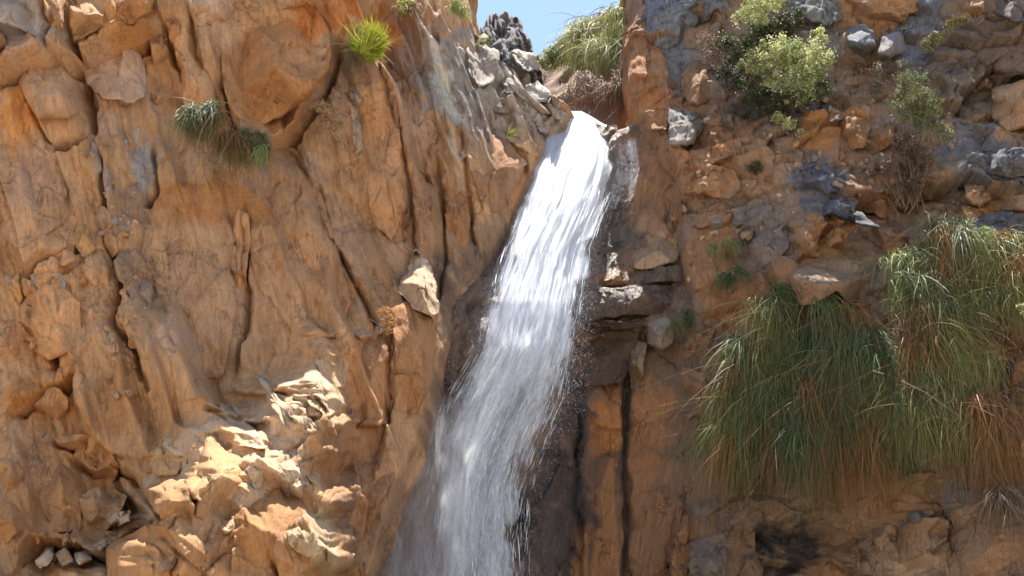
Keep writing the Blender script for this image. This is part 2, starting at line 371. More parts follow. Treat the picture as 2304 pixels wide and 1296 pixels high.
WALL = {}
def cliff_sheet(name, side, xb, Yf, far, rows, ncol, mat, base, blobs, relief, seed, back=14.0):
    """A wall from far outside the frame to its edge at the stream, turning back there, with a top that runs back too."""
    s = np.linspace(0, 1, ncol)
    PY = np.repeat(rows[:, None], ncol, 1)
    XB = np.interp(rows, *xb)[:, None]
    inner = -60.0 if side < 0 else 2364.0
    k = int(ncol * 0.93)
    cols = np.concatenate([np.linspace(0, 1, ncol - k, endpoint=False), np.ones(k)])
    t = np.linspace(0, 1, k)
    PX = np.empty_like(PY)
    PX[:, :ncol - k] = far + (inner - far) * np.linspace(0, 1, ncol - k, endpoint=False)[None]
    PX[:, ncol - k:] = inner + (XB - inner) * t[None]
    jit = fbm(np.stack([rows * 0.011, rows * 0], -1), 6, seed + 70, .6) * 26
    PX[:, ncol - k:] += jit[:, None] * t[None] ** 6
    Y = Yf(PX, PY)
    P = pix(PX, PY, Y)
    R = relief(P, PX, PY)
    C = paint(PX, PY, base, blobs, P, seed)
    P[..., 1] -= R
    # rounded edge at the stream
    edge = np.clip(1 - (XB - PX) / (XB - inner) , 0, 1)
    P[..., 1] += 0.5 * sst(0.975, 1.0, edge) ** 2
    nb = 26
    stp = (np.linspace(0, 1, nb) ** 1.6)[1:]
    B_ = np.repeat(P[:, -1:, :], nb - 1, 1)
    B_[..., 1] += stp[None] * back; B_[..., 0] += side * -0.0 + (-side) * 0.0
    sh = fbm(B_.reshape(-1, 3) * 1.3, 4, seed + 80).reshape(B_.shape[:2])
    B_[..., 0] += sh * 0.35 * np.minimum(1, stp * 8)[None] + side * 0.06 * stp[None] * back
    P = np.concatenate([P, B_], 1); C = np.concatenate([C, np.repeat(C[:, -1:], nb - 1, 1)], 1)
    nt = 6
    T = np.repeat(P[:1], nt, 0); T[..., 1] += (np.linspace(1, 0, nt, endpoint=False) ** 2 * 30)[:, None]
    T[..., 2] += (np.linspace(1, 0, nt, endpoint=False) * 1.5)[:, None]
    P = np.concatenate([T, P], 0); C = np.concatenate([np.repeat(C[:1], nt, 0), C], 0)
    F = gridF(*P.shape[:2])
    if side > 0: F = F[:, ::-1]
    o = mesh_obj(name, P.reshape(-1, 3), F[:, ::-1], mat, col=C.reshape(-1, 3))
    rows0 = rows.copy(); Yfin = P[nt:, :ncol, 1].copy(); xb0 = xb
    def wall_y(px, py):
        px, py = np.broadcast_arrays(np.asarray(px, float), np.asarray(py, float))
        fi = np.clip(np.interp(py, rows0, np.arange(len(rows0))), 0, len(rows0) - 1.001)
        xb_ = np.interp(py, *xb0); t_ = (px - inner) / (xb_ - inner)
        fj = np.where(t_ < 0, (ncol - k) * (1 - (px - inner) / (far - inner)), (ncol - k) + t_ * (k - 1))
        fj = np.clip(fj, 0, ncol - 1.001); i = fi.astype(int); j = fj.astype(int); a = fi - i; b = fj - j
        return (Yfin[i, j] * (1 - b) + Yfin[i, j + 1] * b) * (1 - a) + (Yfin[i + 1, j] * (1 - b) + Yfin[i + 1, j + 1] * b) * a
    Cf = C[nt:, :ncol].copy()
    def wall_c(px, py):
        fi = int(np.clip(np.interp(py, rows0, np.arange(len(rows0))), 0, len(rows0) - 1)); xb_ = np.interp(py, *xb0)
        fj = int(np.clip((ncol - k) + (px - inner) / (xb_ - inner) * (k - 1), 0, ncol - 1)); return Cf[fi, fj]
    WALL[name] = (wall_y, wall_c)
    return tag(o, kind='structure')

def flakes(P, ang, period, s, drop=0.22, along=0.35):
    """Overlapping sheets of rock: each rises slowly and breaks off along an uneven edge."""
    u = P[..., 0] + 0.35 * P[..., 1]; v = P[..., 2]
    nx, nz = math.cos(ang), math.sin(ang)
    a = (u * nx + v * nz) / period; b = (u * nz - v * nx) / period * along
    q = np.stack([a, b], -1)
    a = a + fbm(q * 0.8, 4, s) * 0.9 + 0.12 * fbm(q * 5, 3, s + 1)
    k = np.floor(a); f = a - k
    amp = vnoise(np.stack([k * 1.37 + 0.5, b * 1.6 + k * 3.1], -1), s + 2) * 0.9 + 0.25
    h = f * sst(1.0, 1.0 - drop, f) / (1 - drop)
    return h * amp
CREASES = [  # deep joints of the left wall: course in the photo, depth (m), swell of the mass above it (m)
    ([(-40, 165), (20, 135), (110, 112), (165, 112), (230, 78), (300, 62), (350, 20)], .75, .45),
    ([(110, 20), (108, 70), (100, 112)], .4, .0), ([(150, -20), (150, 60), (168, 112), (172, 170), (185, 260), (160, 285), (75, 285), (40, 200)], .5, .1),
    ([(415, -10), (420, 60), (440, 125)], .4, .1), ([(350, 10), (375, 90), (405, 150), (400, 240)], .5, .15),
    ([(485, 130), (490, 200), (520, 262), (565, 295), (640, 272), (705, 228), (745, 160), (770, 110)], .8, .35),
    ([(185, 270), (200, 330), (210, 420), (215, 500), (240, 560), (262, 640), (250, 720), (300, 780), (330, 880)], .5, .1),
    ([(325, 280), (330, 400), (300, 420)], .35, .05), ([(0, 620), (60, 560), (130, 530), (165, 500)], .45, .1),
    ([(0, 712), (45, 705), (80, 760), (90, 800)], .45, .1), ([(-20, 890), (40, 865), (110, 838), (150, 800)], .55, .25),
    ([(150, 870), (165, 920), (120, 985), (70, 960)], .35, .12), ([(110, 1000), (160, 1035), (230, 1030), (300, 1080)], .35, .12),
    ([(10, 1250), (50, 1205), (110, 1205), (180, 1228), (245, 1200), (290, 1150)], .8, .4),
    ([(545, 480), (552, 560), (548, 680), (518, 830)], .3, .12), ([(725, 500), (780, 600), (830, 680), (850, 740)], .35, .15),
    ([(640, 330), (690, 380), (720, 470), (735, 540)], .35, .12), ([(300, 1090), (350, 1190), (420, 1260), (470, 1310)], .6, .2),
    ([(560, 1140), (600, 1180), (620, 1300)], .5, .2), ([(880, 700), (890, 800), (880, 900), (850, 1040), (790, 1160)], .18, .15),
    ([(985, 330), (1000, 450), (1005, 560), (990, 660)], .2, .14), ([(860, 170), (900, 300), (925, 420), (935, 560)], .16, .14), ([(1040, 300), (1060, 420), (1070, 540)], .18, .12)]
def creases(PX, PY):
    jx = PX + 9 * fbm(np.stack([PX / 38, PY / 38], -1), 4, 601); jy = PY + 9 * fbm(np.stack([PX / 38, PY / 38], -1), 4, 602)
    out = np.zeros_like(PX)
    for pl, dep, lip in CREASES:
        x0 = min(p[0] for p in pl) - 130; x1 = max(p[0] for p in pl) + 130; y0 = min(p[1] for p in pl) - 130; y1 = max(p[1] for p in pl) + 130
        i, j = np.where((jx > x0) & (jx < x1) & (jy > y0) & (jy < y1))
        if len(i) == 0: continue
        X, Y_ = jx[i, j], jy[i, j]; D = np.full(len(i), 1e9); S = np.zeros(len(i)); E = np.zeros(len(i)); n = len(pl) - 1
        for k in range(n):
            (ax, ay), (bx, by) = pl[k], pl[k + 1]; lx, ly = bx - ax, by - ay
            t = np.clip(((X - ax) * lx + (Y_ - ay) * ly) / (lx * lx + ly * ly), 0, 1)
            dx = X - ax - t * lx; dy = Y_ - ay - t * ly; d = np.hypot(dx, dy); m_ = d < D
            D = np.where(m_, d, D); S = np.where(m_, np.sign(lx * dy - ly * dx), S); E = np.where(m_, (k + t) / n, E)
        fade = sst(0, .12, E) * sst(1, .88, E) * .75 + .25
        w = 7 + 5 * vnoise(np.stack([X / 60, Y_ / 60], -1), 605)
        out[i, j] += (-dep * np.exp(-(D / w) ** 2) * .7 + lip * np.exp(-D / 45) * np.where(S < 0, 1, 0) - lip * .5 * np.exp(-D / 60) * np.where(S > 0, 1, 0)) * fade
    return out
def relief_left(P, PX, PY):
    r = (flakes(P, 0.44, 1.6, 110, .16, .28) - .3) * .95 + (flakes(P, 0.34, .6, 120, .2, .25) - .3) * .2 + (flakes(P, 0.36, .17, 130, .2, .25) - .3) * .045
    r = r * (1 - .55 * sst(740, 800, PX) * sst(1010, 940, PX) * sst(620, 700, PY))
    r = r + rock_relief(P, 100, big=0.10, mid=0.045, small=0.022, strie=0.03, tilt=0.3, aniso=1.9, crack=0.03) + fbm(P * 2.5, 5, 140, .55) * .04
    calm = np.exp(-((PX - 520) / 190) ** 2 - ((PY - 640) / 230) ** 2)
    broken = np.exp(-((PX - 265 - (PY - 600) * .1) / 65) ** 2 - ((PY - 600) / 230) ** 2) + np.exp(-((PX - 110) / 110) ** 2 - ((PY - 620) / 70) ** 2)
    blocks = rock_relief(P, 180, big=0.0, mid=0.16, small=0.12, strie=0.0, tilt=0.5, aniso=1.3, crack=0.09)
    out = sst(60, 190, PY - 690 - (780 - PX) * 0.62) * sst(260, 420, PX) * sst(800, 700, PX)
    u = P[..., 0]; v = P[..., 2]
    a = u * .62 + v * .78 + fbm(P * .8, 3, 161) * .3; b = u * .78 - v * .62
    rough = (ridged(np.stack([a * 1.5, b * .5], -1), 3, 160) - .62) * .8 + (ridged(np.stack([a * 6, b * 1.6], -1), 3, 165) - .6) * .12 + rock_relief(P, 150, big=0.25, mid=0.40, small=0.15, strie=0.05, tilt=-0.7, aniso=2.4, crack=0.06)
    rib = sst(880, 980, PX) * sst(470, 330, PY)
    uu = P[..., 0] * .97 + P[..., 2] * .25; vv = -P[..., 0] * .25 + P[..., 2] * .97
    rr_ = ridged(np.stack([uu * 2.6 + fbm(P * 1.1, 3, 171) * .5, vv * .55], -1), 4, 170)
    r = r + sst(1040, 1100, PX) * sst(330, 250, PY) * rock_relief(P, 190, big=.12, mid=.30, small=.16, strie=.04, tilt=.6, aniso=1.8, crack=.1)
    r = r * (1 - 0.4 * calm) + rib * (rr_ - .6) * .55 + np.clip(broken, 0, 1) * blocks
    out = out * sst(460, 330, PY - 690 - (780 - PX) * 0.62)
    return r * (1 - out) + rough * out + creases(PX, PY) * (1 - .6 * out) - 0.06
def relief_right(P, PX, PY):
    r = rock_relief(P, 300, big=0.42, mid=0.26, small=0.09, strie=0.03, tilt=-0.1, aniso=0.7, crack=0.06)
    r = r + fbm(P * 2.2, 5, 330) * 0.14 + ridged(P * np.array([0.7, 0.7, 2.2]), 4, 340) * 0.16
    return r - 0.20
def relief_gully(P, PX, PY):
    r = rock_relief(P, 500, big=0.14, mid=0.08, small=0.03, strie=0.06, tilt=-0.5, aniso=2.2)
    flat = sst(1290, 1330, PX) * sst(830, 900, PY)
    r = r * (1 - .6 * flat) - .22 * np.exp(-((PX - 1408 + 13 * fbm(np.stack([PY / 70, PY * 0], -1), 4, 811)) / (6 + 4 * vnoise(np.stack([PY / 45, PY * 0], -1), 813))) ** 2) * sst(800, 860, PY) - .2 * np.exp(-((PX - 1303 + 16 * fbm(np.stack([PY / 80, PY * 0 + 5], -1), 4, 815)) / (7 + 4 * vnoise(np.stack([PY / 45, PY * 0 + 5], -1), 817))) ** 2) * sst(880, 940, PY)
    return r - 0.05

BL_LEFT = [
    (60, 30, 75, 75, 20, (132, 116, 106), .9), (250, 40, 110, 60, -20, (150, 100, 55), .7), (110, 190, 60, 90, 5, (146, 110, 84), .7),
    (20, 230, 60, 110, 20, (158, 98, 44), .8), (260, 150, 90, 90, 0, (142, 112, 92), .6), (330, 100, 30, 130, -15, (140, 88, 44), .6),
    (470, 30, 70, 40, 0, (158, 124, 98), .7), (600, 150, 110, 120, 0, (142, 94, 56), .6), (450, 200, 60, 60, 0, (168, 122, 84), .7),
    (700, 60, 90, 60, 0, (140, 80, 40), .7), (500, 440, 130, 70, 0, (142, 88, 44), .8), (40, 420, 90, 120, 0, (140, 105, 82), .6),
    (300, 350, 25, 70, 5, (128, 122, 118), .8), (210, 350, 22, 60, -5, (130, 112, 102), .6), (270, 460, 60, 60, 0, (112, 88, 74), .7),
    (310, 640, 40, 130, -10, (118, 92, 76), .5), (110, 700, 90, 110, 20, (160, 112, 74), .7), (480, 640, 120, 180, 0, (144, 108, 80), .6),
    (650, 620, 110, 170, 0, (142, 98, 64), .5), (390, 760, 50, 70, 10, (140, 110, 92), .6), (50, 860, 90, 60, -20, (150, 96, 48), .7),
    (150, 1000, 110, 80, 0, (152, 106, 68), .6), (100, 1130, 130, 80, 0, (152, 98, 50), .6), (280, 900, 90, 80, 0, (140, 98, 62), .6),
    (300, 1200, 200, 70, 0, (138, 97, 62), .7), (620, 1230, 150, 70, 0, (136, 95, 60), .7), (630, 930, 150, 80, -28, (204, 170, 138), .85), (420, 1040, 120, 60, -30, (196, 160, 126), .8), (640, 1070, 100, 80, 0, (204, 170, 138), .8), (730, 1220, 30, 90, -10, (200, 172, 140), .8), (170, 1240, 90, 30, -10, (190, 158, 122), .7),  # the palest patches paint sunlight into the colour of the outcrop
    (560, 1060, 120, 90, -25, (170, 128, 88), .5), (860, 560, 150, 200, 0, (134, 96, 68), .5), (900, 320, 70, 120, 0, (140, 104, 80), .6),
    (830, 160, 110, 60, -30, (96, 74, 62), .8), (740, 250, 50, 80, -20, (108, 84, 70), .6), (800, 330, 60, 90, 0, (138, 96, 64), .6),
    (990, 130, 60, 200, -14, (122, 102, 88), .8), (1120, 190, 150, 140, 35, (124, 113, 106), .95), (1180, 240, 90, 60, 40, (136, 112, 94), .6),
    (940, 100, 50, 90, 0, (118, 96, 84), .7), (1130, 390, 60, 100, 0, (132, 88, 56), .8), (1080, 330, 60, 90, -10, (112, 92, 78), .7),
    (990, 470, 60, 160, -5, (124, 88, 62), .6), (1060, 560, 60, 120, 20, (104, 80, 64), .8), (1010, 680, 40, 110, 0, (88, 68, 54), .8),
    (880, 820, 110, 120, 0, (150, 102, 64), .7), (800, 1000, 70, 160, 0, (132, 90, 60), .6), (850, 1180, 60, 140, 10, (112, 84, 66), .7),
    (830, 60, 70, 60, 0, (138, 78, 36), .8), (985, 140, 13, 120, -14, (190, 176, 162), .8), (1020, 235, 16, 80, -25, (200, 186, 170), .9), (955, 60, 9, 60, -20, (180, 166, 152), .7), (1060, 150, 10, 90, -16, (150, 138, 128), .7), (1150, 160, 14, 80, -40, (186, 174, 166), .8), (1200, 215, 16, 60, -45, (190, 178, 170), .8), (800, 280, 8, 60, -8, (176, 160, 144), .7), (1018, 340, 10, 80, -14, (160, 136, 112), .7), (900, 20, 50, 40, 0, (120, 76, 48), .7), (620, 320, 120, 40, 25, (122, 96, 82), .6),  # the thin pale patches are sunlit streaks painted into the rock colour
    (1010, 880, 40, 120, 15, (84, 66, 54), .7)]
BL_RIGHT = [
    (1450, 130, 50, 130, 0, (150, 98, 60), .8), (1520, 60, 60, 60, 0, (104, 100, 102), .8), (1480, 240, 60, 60, 0, (150, 90, 48), .8),
    (1620, 160, 70, 90, 10, (128, 106, 92), .8), (1560, 200, 50, 40, 0, (140, 104, 78), .6), (1750, 250, 140, 60, 0, (78, 66, 58), .8),
    (1840, 50, 60, 60, 10, (106, 96, 90), .8), (1950, 30, 70, 50, 0, (156, 104, 62), .8), (2090, 50, 60, 80, 20, (98, 96, 104), .8),
    (2200, 110, 110, 90, 0, (104, 82, 68), .8), (2140, 170, 90, 60, -20, (96, 78, 66), .7), (2260, 260, 60, 60, 0, (156, 106, 66), .7),
    (2190, 300, 70, 50, 0, (104, 100, 104), .7), (2250, 370, 110, 60, 0, (94, 88, 88), .9), (2240, 440, 70, 50, 0, (164, 112, 66), .8),
    (2270, 495, 60, 30, 0, (92, 88, 88), .8), (1560, 340, 60, 90, 0, (150, 102, 68), .8), (1640, 320, 60, 50, 0, (156, 100, 56), .8),
    (1600, 420, 80, 70, 0, (158, 108, 72), .7), (1700, 400, 60, 60, 0, (138, 100, 74), .6), (1880, 300, 90, 60, 0, (156, 98, 52), .8),
    (1950, 350, 70, 60, 0, (120, 86, 62), .6), (1840, 400, 60, 40, 0, (98, 94, 98), .8), (1990, 420, 90, 60, 0, (126, 84, 56), .7),
    (1640, 490, 90, 40, 0, (116, 104, 98), .6), (1850, 460, 80, 40, 15, (92, 88, 92), .8), (1830, 540, 80, 50, 0, (160, 104, 58), .8),
    (1720, 570, 60, 60, -40, (112, 92, 82), .7), (1600, 600, 60, 110, 0, (150, 102, 68), .7), (1660, 660, 90, 60, 0, (142, 92, 58), .7),
    (1900, 570, 90, 40, 0, (116, 84, 48), .6), (1560, 800, 50, 120, 0, (140, 100, 70), .7), (1580, 940, 40, 60, 0, (130, 96, 72), .6),
    (2270, 830, 60, 90, 0, (140, 90, 56), .7), (2280, 980, 40, 60, 0, (168, 116, 66), .7), (1510, 1150, 40, 130, 0, (134, 82, 44), .7),
    (1600, 1220, 90, 90, 0, (110, 88, 74), .8), (1790, 1230, 70, 90, 10, (66, 54, 48), .9), (1880, 1250, 60, 60, 0, (140, 98, 66), .8),
    (2030, 1120, 90, 60, 0, (142, 98, 66), .7), (2080, 1170, 50, 25, 0, (112, 108, 108), .7), (2050, 1250, 80, 60, 0, (150, 112, 82), .8),
    (2220, 1110, 80, 50, 0, (114, 106, 104), .7), (2210, 1230, 100, 70, 0, (148, 112, 84), .8), (1500, 1140, 30, 60, 0, (112, 100, 96), .5),
    (1420, 290, 60, 60, 0, (150, 100, 64), .6), (1480, 430, 50, 90, 0, (150, 104, 68), .6)]
def greyer(c, k=.16):
    g = 0.3 * c[0] + 0.55 * c[1] + 0.15 * c[2]; return tuple(min(255, (x * (1 - k) + g * k) * .94) for x in c)
BL_RIGHT = [(*b[:5], greyer(b[5]), min(1, b[6] + .1)) for b in BL_RIGHT]
BL_GULLY = [
    (1330, 480, 110, 150, 20, (84, 70, 60), .9), (1460, 420, 60, 110, 0, (140, 98, 66), .8), (1480, 560, 60, 60, 20, (150, 112, 80), .7),
    (1380, 620, 60, 20, 0, (134, 88, 50), .9), (1430, 660, 130, 50, 0, (104, 80, 66), .9), (1340, 700, 60, 60, 0, (64, 48, 40), .8),
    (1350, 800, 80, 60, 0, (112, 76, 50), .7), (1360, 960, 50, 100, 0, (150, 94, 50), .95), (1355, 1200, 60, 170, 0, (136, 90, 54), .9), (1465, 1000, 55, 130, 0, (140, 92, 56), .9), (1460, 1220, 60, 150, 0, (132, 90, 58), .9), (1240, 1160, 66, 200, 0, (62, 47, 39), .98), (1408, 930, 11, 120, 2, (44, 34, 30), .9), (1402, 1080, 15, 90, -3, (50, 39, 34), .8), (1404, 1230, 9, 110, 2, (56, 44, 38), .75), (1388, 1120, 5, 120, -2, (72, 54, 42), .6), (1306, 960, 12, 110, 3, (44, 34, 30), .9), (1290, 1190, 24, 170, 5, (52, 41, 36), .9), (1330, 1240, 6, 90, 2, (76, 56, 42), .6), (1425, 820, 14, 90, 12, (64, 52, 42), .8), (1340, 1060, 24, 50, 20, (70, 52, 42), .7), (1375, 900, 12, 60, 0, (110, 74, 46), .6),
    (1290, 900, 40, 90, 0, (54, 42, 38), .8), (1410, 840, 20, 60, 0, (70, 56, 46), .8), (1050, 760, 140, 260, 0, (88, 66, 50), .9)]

rowsL = axis([(-130, -20, 22), (-20, 1310, 3.1), (1310, 2250, 30)])
rowsR = axis([(-210, -20, 22), (-20, 1310, 3.1), (1310, 2250, 30)])
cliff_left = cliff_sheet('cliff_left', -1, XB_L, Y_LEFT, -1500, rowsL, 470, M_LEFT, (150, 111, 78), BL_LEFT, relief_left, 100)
cliff_right = cliff_sheet('cliff_right', 1, XB_R, Y_RIGHT, 3600, rowsR, 360, M_RIGHT, (116, 92, 74), BL_RIGHT, relief_right, 300)
# the gully behind the falling water
pxg = axis([(700, 900, 20), (900, 1600, 3.4), (1600, 1700, 20)]); pyg = axis([(240, 1310, 3.3), (1310, 2250, 30)])
PXg, PYg = np.meshgrid(pxg, pyg)
lip = np.interp(pxg, [700, 1200, 1240, 1290, 1340, 1400, 1440, 1500, 1700], [150, 225, 245, 255, 272, 286, 270, 200, 150])
PYg = np.where(PYg < 420, lip[None] + (PYg - 240) / 180 * (420 - lip[None]), PYg)
Pg = pix(PXg, PYg, Y_GULLY(PXg, PYg)); Cg = paint(PXg, PYg, (104, 78, 58), BL_GULLY, Pg, 500)
Rg = relief_gully(Pg, PXg, PYg); Pg[..., 1] -= Rg
top = np.repeat(Pg[:1], 10, 0); kk = np.linspace(1, 0, 10, endpoint=False)[:, None]
top[..., 1] += kk ** 1.5 * 14; top[..., 2] += kk * 0.9 + fbm(top.reshape(-1, 3) * 0.9, 3, 77).reshape(top.shape[:2]) * 0.12 * kk
Pg = np.concatenate([top, Pg], 0); Cg = np.concatenate([np.repeat(Cg[:1], 10, 0), Cg], 0)
cliff_centre = tag(mesh_obj('cliff_centre', Pg.reshape(-1, 3), gridF(*Pg.shape[:2]), M_WET, col=Cg.reshape(-1, 3)), kind='structure')

# ------------------------------------------------------------------ separate rocks
def rock(name, poly, Yf, mat, colr, proud=0.25, tilt=(0, 0), parent=None, p=5.0, seed=0, rough=0.035, rings=None, step=5.0, root=0.35, facet=0.05, tilt_dir=0.15, aniso=1.6, jag=3.5, loc=None, bury=0.9, wall=None, own=0.5):
    """One rock: its outline in the photo at its own distance, with a rounded or flat front, and a body that runs into the wall behind."""
    poly = np.array(poly, float)
    nxt = np.roll(poly, -1, 0); ln = np.hypot(*(nxt - poly).T); per = ln.sum()
    n = int(max(18, min(150, per / step)))
    d = np.linspace(0, per, n, endpoint=False); cum = np.concatenate([[0], np.cumsum(ln)])
    cl = np.vstack([poly, poly[:1]])
    bx = np.interp(d, cum, cl[:, 0]); by = np.interp(d, cum, cl[:, 1])
    for _ in range(1):
        bx = (bx * 2 + np.roll(bx, 1) + np.roll(bx, -1)) / 4; by = (by * 2 + np.roll(by, 1) + np.roll(by, -1)) / 4
    jj = np.stack([bx * 0.06, by * 0.06], -1)
    bx = bx + fbm(jj, 3, seed + 1) * jag; by = by + fbm(jj, 3, seed + 2) * jag
    area = 0.5 * np.sum(poly[:, 0] * nxt[:, 1] - nxt[:, 0] * poly[:, 1])
    cx = np.sum((poly[:, 0] + nxt[:, 0]) * (poly[:, 0] * nxt[:, 1] - nxt[:, 0] * poly[:, 1])) / (6 * area)
    cy = np.sum((poly[:, 1] + nxt[:, 1]) * (poly[:, 0] * nxt[:, 1] - nxt[:, 0] * poly[:, 1])) / (6 * area)
    size = math.sqrt(abs(area))
    R = rings or int(max(5, min(40, size / step / 1.6)))
    rr = np.concatenate([np.linspace(0, 1, R) ** 0.9, [1.0, 0.97]])
    hh = np.concatenate([(1 - np.linspace(0, 1, R) ** (p * 1.2)) * 0.9 + 0.1, [-root / max(proud, .01) * 0.4, -root / max(proud, .01)]])
    PX = cx + (bx[None] - cx) * rr[:, None]; PY = cy + (by[None] - cy) * rr[:, None]
    rg = np.random.default_rng(seed + 77); H = hh[:, None] * proud + 0 * PX
    ux = (PX - cx) * MPP; uy = (PY - cy) * MPP; half = size * MPP * 0.5
    body = np.full_like(PX, 1e9)
    for _ in range(9):
        th = rg.uniform(0, 6.283); sl = rg.uniform(.1, 1.0) * proud / half; of = proud * rg.uniform(.75, 1.15)
        body = np.minimum(body, of - sl * (ux * math.cos(th) + uy * math.sin(th)) * rg.choice([1.0, 1.6]))
    body = np.minimum(body, proud * 1.05)
    H = np.where(np.arange(len(rr))[:, None] < R, np.minimum(H, np.maximum(body, -0.12)), H)
    ta = rg.uniform(0, 6.283); tm = rg.uniform(.0, bury) * proud / half
    H = H - tm * (ux * math.cos(ta) + uy * math.sin(ta))
    fr = np.concatenate([np.ones(R), [0.6, 0.0]])[:, None]
    H = H + (tilt[0] * (PX - cx) + tilt[1] * (PY - cy)) * MPP * fr
    if wall:
        loc_ = WALL[wall][0](PX, PY); w_ = np.clip(rr, 0, 1)[:, None] ** 2
        Yb = (np.median(loc_[:R]) * .5 + Yf(PX, PY) * .5 + (np.median(loc_[:R]) - np.median(Yf(PX, PY)[:R])) * .5) * (1 - w_) + loc_ * w_
    else: Yb = Yf(cx, cy) * 0.35 + Yf(PX, PY) * 0.65
    P = pix(PX, PY, Yb - H)
    q = np.stack([P[..., 0] + 0.35 * P[..., 1], P[..., 2]], -1)
    ca, sa = math.cos(tilt_dir), math.sin(tilt_dir); q = np.stack([q[..., 0] * ca + q[..., 1] * sa, -q[..., 0] * sa + q[..., 1] * ca], -1)
    w = np.stack([fbm(q * 1.3, 3, seed + 3), fbm(q * 1.3, 3, seed + 4)], -1) * 0.3
    fs = max(0.12, size * MPP * 0.42)
    r1, t1, e1 = facets((q + w * fs) / np.array([fs, fs * aniso]), seed + 5)
    r2, t2, e2 = facets((q + w * fs) / np.array([fs * .36, fs * .36 * aniso]), seed + 6)
    D = (r1 * .7 + t1) * facet + (r2 * .6 + t2) * facet * 0.4 - 0.02 * np.exp(-e1 / 0.05) + fbm(q * 6, 4, seed + 7) * rough + fbm(np.stack([q[..., 0] * 10, q[..., 1] * 1.4], -1), 3, seed + 8) * rough * 0.7
    P[..., 1] -= D * fr
    base = alb(colr)
    if wall: base = base * own + WALL[wall][1](cx, cy) * (1 - own)
    cn = 1 + 0.16 * fbm(q * 2.3, 3, seed + 9)
    C = base[None, None] * cn[..., None] * (1 + 0.06 * np.stack([cn * 0, -vnoise(q * 1.7, seed + 10), -2 * vnoise(q * 1.7, seed + 10)], -1))
    C = np.clip(C, 0.01, 0.8)
    flip = area > 0
    F = gridF(R + 2, n, True)
    F = F if flip else F[:, ::-1]
    lc = tuple(P[-1].mean(0)) if (parent is None) else None
    return mesh_obj(name, P.reshape(-1, 3), F, mat, parent, col=C.reshape(-1, 3), loc=lc)

